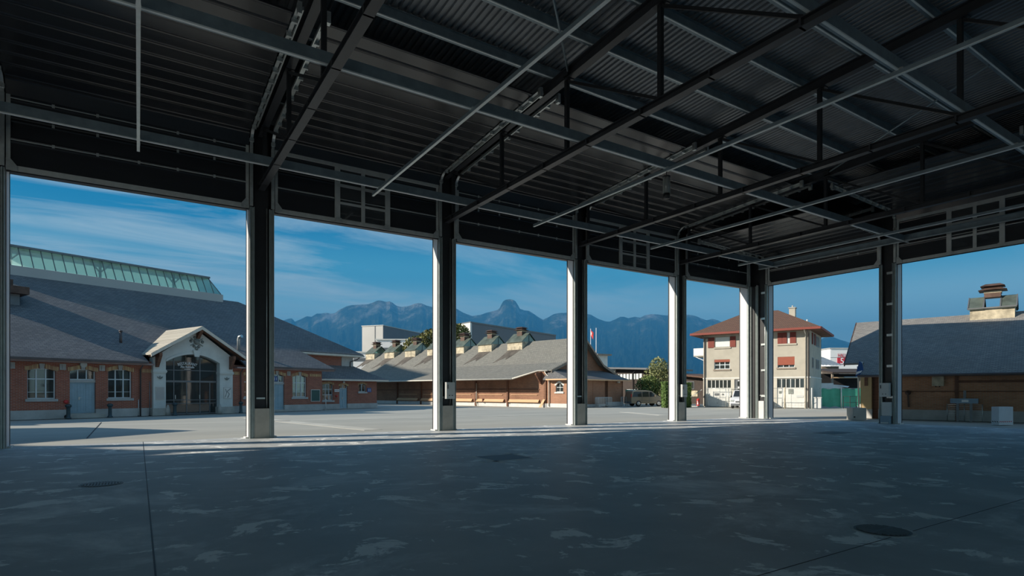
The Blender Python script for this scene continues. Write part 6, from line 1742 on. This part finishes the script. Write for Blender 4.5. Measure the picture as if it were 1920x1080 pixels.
# chalet seen past the balcony
p = at(1270, 690, 82); q = at(1322, 699, 78)
t = thing('timber_chalet', 'dark timber chalet between the column and the house balcony', 'house', (p.x, p.y, 0), math.atan2(q.y - p.y, q.x - p.x))
b = MB(); b.box(-1, 4.6, 0, 6, 0, 3.9); b.build('timber_wall', M['dark_boards'], t)
b = MB(); b.box(0.2, 3.6, -0.1, 0, 1.0, 1.8); b.build('chalet_base', M['plaster_vent'], t)
b = MB(); b.slab([(-1.5, -1.0, 4.35), (5.2, -1.0, 3.7), (5.2, 7, 3.7), (-1.5, 7, 4.35)], 0.2); b.build('chalet_roof', M['tile'], t)
b = MB(); b.box(1.6, 3.0, -0.06, 0, 2.0, 3.1); w = b.build('chalet_window', M['frame_dark'], t)
b = MB(); b.box(1.7, 2.9, -0.07, -0.06, 2.1, 3.0); b.build('window_pane', M['glass_dark'], w)
# wooden shed with corrugated roof, boats and trailers behind the tarp fence
p = at(1541, 690, 78)
t = thing('corrugated_shed', 'small timber shed with corrugated roof right of the plastered house', 'shed', (p.x, p.y, 0), -TH)
b = MB(); b.box(0, 2.3, 0, 4, 0, 5.1); b.build('timber_wall', M['wood_grey'], t)
b = MB(); n = 12; vs = []
for k in range(n + 1):
    x = -0.3 + 2.8 * k / n; dz = 0.06 * (k % 2)
    vs += [(x, -0.8, 5.2 + dz), (x, 4.3, 6.6 + dz)]
b._add(vs, [(2 * k, 2 * k + 2, 2 * k + 3, 2 * k + 1) for k in range(n)]); b.build('corrugated_roof', M['corrugated'], t)
b = MB(); b.box(0.5, 2.0, -0.1, 0, 0, 2.3); b.build('shed_door', M['frame_dark'], t)
p = at(1557, 654, 110)
t = thing('exhibition_hall', 'white hall with red HALL 5 lettering behind the slate roof', 'building', (p.x, p.y, 0), -TH)
b = MB(); b.box(0, 14, 0, 8, 0, p.z); b.build('white_wall', M['white'], t)
b = MB(); b.box(-0.15, 14, -0.15, 8, p.z, p.z + 0.2); b.build('roof_edge', M['frame_light'], t)
text_mesh('word_hall', 'HALL', 1.05, M['letter_red'], t, (2.2, -0.05, p.z - 1.62), align='CENTER', font_scale=(0.66, 1))
b = MB(); b.box(1.3, 3.75, -0.08, 0.0, p.z - 2.95, p.z - 1.72); sp_ = b.build('number_panel', M['letter_red'], t)
text_mesh('number_five', '5', 1.65, M['letter_white'], sp_, (2.2, -0.1, p.z - 2.9), align='CENTER', font_scale=(1.0, 1))
b = MB(); b.box(0, 14, -0.02, 0.0, p.z - 1.70, p.z - 1.64); b.build('dark_band', M['frame_dark'], t)
p = at(1574, 705, 72)
t = thing('open_shed', 'dark open-sided shed with a pale beam below the HALL 5 sign', 'shed', (p.x, p.y, 0), -TH)
b = MB(); b.box(-1.0, 7, 3.0, 3.3, 0, 4.0); b.build('rear_wall', M['room_dark'], t)
b = MB(); b.slab([(-1.2, -0.6, 4.1), (7, -0.6, 4.1), (7, 4, 4.7), (-1.2, 4, 4.7)], 0.2); b.build('shed_roof', M['dark_boards'], t)
b = MB(); b.box(-1.0, 7, -0.1, 0.1, 3.35, 3.5); b.build('cross_beam', M['plank'], t)
for x in (-0.9, 2.6, 6.0):
    b = MB(); b.box(x - 0.1, x + 0.1, -0.1, 0.1, 0, 4.0); b.build('shed_post', M['wood_grey'], t)
p = at(1548, 727, 66)
t = thing('boat_trailer', 'white boat under cover on a dark trailer behind the tarp fence', 'boat', (p.x, p.y, 0), -TH)
b = MB(); b.box(-1.2, 5.0, 0, 1.6, 1.55, 1.75); b.build('trailer_bed', M['frame_dark'], t)
b = MB(); b.prism([(-0.7, 0, 1.8), (0.9, 0, 1.8), (0.9, 0, 2.65), (-0.7, 0, 2.65)], (0, 1.4, 0)); b.prism([(0.9, 0.1, 1.9), (3.1, 0.6, 2.3), (2.7, 0.3, 2.15), (0.9, 0.0, 2.5)], (0, 0.6, 0)); b.build('boat_hull', M['white'], t)
b = MB(); b.box(4.2, 4.4, 0, 0.2, 1.7, 3.4); b.box(2.2, 4.4, 0, 0.2, 3.3, 3.4); b.build('rack', M['blue_box'], t)
for x in (0.2, 3.6):
    b = MB(); b.lathe([(0.4, -0.1), (0.4, 0.1)], 14, (x, 0.1, 0.4), 'y'); b.build('wheel', M['rubber'], t)
b = MB(); b.box(-0.9, -0.8, 0.4, 1.2, 0.4, 1.55); b.box(3.3, 3.4, 0.4, 1.2, 0.4, 1.55); b.build('axle_frame', M['frame_dark'], t)
# small covered thing by the fence corner and a pale bin next to the garage
b = MB(); b.prism([(-2.12, -1.62, 2.62), (-1.95, -1.62, 2.62), (-1.72, -1.5, 3.0), (-1.80, -1.45, 3.45), (-1.95, -1.45, 3.55), (-2.05, -1.5, 3.1)], (0, 0.06, 0.02)); n = b.build('furled_banner', M['sign_blue'], rb)
b = MB(); b.prism([(-2.1, -1.64, 2.72), (-1.82, -1.64, 2.86), (-1.75, -1.56, 3.0), (-2.06, -1.58, 2.9)], (0, 0.01, 0)); b.build('banner_stripe', M['white'], n)
t = thing('waste_bin', 'pale grey bin at the right corner of the house behind the fence', 'bin', hpt(0.9, -0.4), HA)
b = MB(); b.box(-0.3, 0.3, -0.3, 0.3, 0.05, 1.05); b.build('bin_body', M['cabinet'], t)
b = MB(); b.box(-0.33, 0.33, -0.35, 0.33, 1.05, 1.13); b.build('bin_lid', M['off_white'], t)
# neighbour whose roof throws the wedge of shade over the yard
q0 = Vector((2.1, 28.9, 0)); hh = 9.0
Ls = hh / math.tan(SUN_EL)
cx, cy = q0.x - Ls * math.cos(SUN_AZ), q0.y + Ls * math.sin(SUN_AZ)
t = thing('unseen_neighbour', 'flat-roofed neighbour building beyond the left edge of the view', 'building', (cx, cy, 0), R(38))
b = MB(); b.box(-13, 0, 0, 7, 0, hh - 0.2); b.build('brick_wall', M['brick'], t)
b = MB(); b.box(-13.1, 0, 0, 7.1, hh - 0.2, hh); b.build('flat_roof', M['frame_dark'], t)
t = thing('unseen_shade_tower', 'tall unseen block added to shade the market hall roof, far beyond the left edge of the view', 'building', (-38.2, 97.4, 0), R(-17))  # unseen block, put here only to shade the market hall roof
b = MB(); b.box(-5, 5, -7.2, 8, 0, 36.3); b.build('plaster_wall', M['plaster_house'], t)
b = MB(); b.box(-5.2, 5.2, -7.4, 8.2, 36.3, 36.6); b.build('flat_roof', M['frame_dark'], t)
hh2 = 16.0
Ls = hh2 / math.tan(SUN_EL)
t = thing('unseen_neighbour', 'taller unseen block added to shade the left hall floor, beyond the left edge of the view', 'building', (1.1 - Ls * math.cos(SUN_AZ), 18.5 + Ls * math.sin(SUN_AZ), 0), R(38))  # unseen block, added so its shade reaches the left hall floor
b = MB(); b.box(-9, 0, 0, 10, 0, hh2 - 0.2); b.build('brick_wall', M['brick'], t)
b = MB(); b.box(-9.1, 0, 0, 10.1, hh2 - 0.2, hh2); b.build('flat_roof', M['frame_dark'], t)
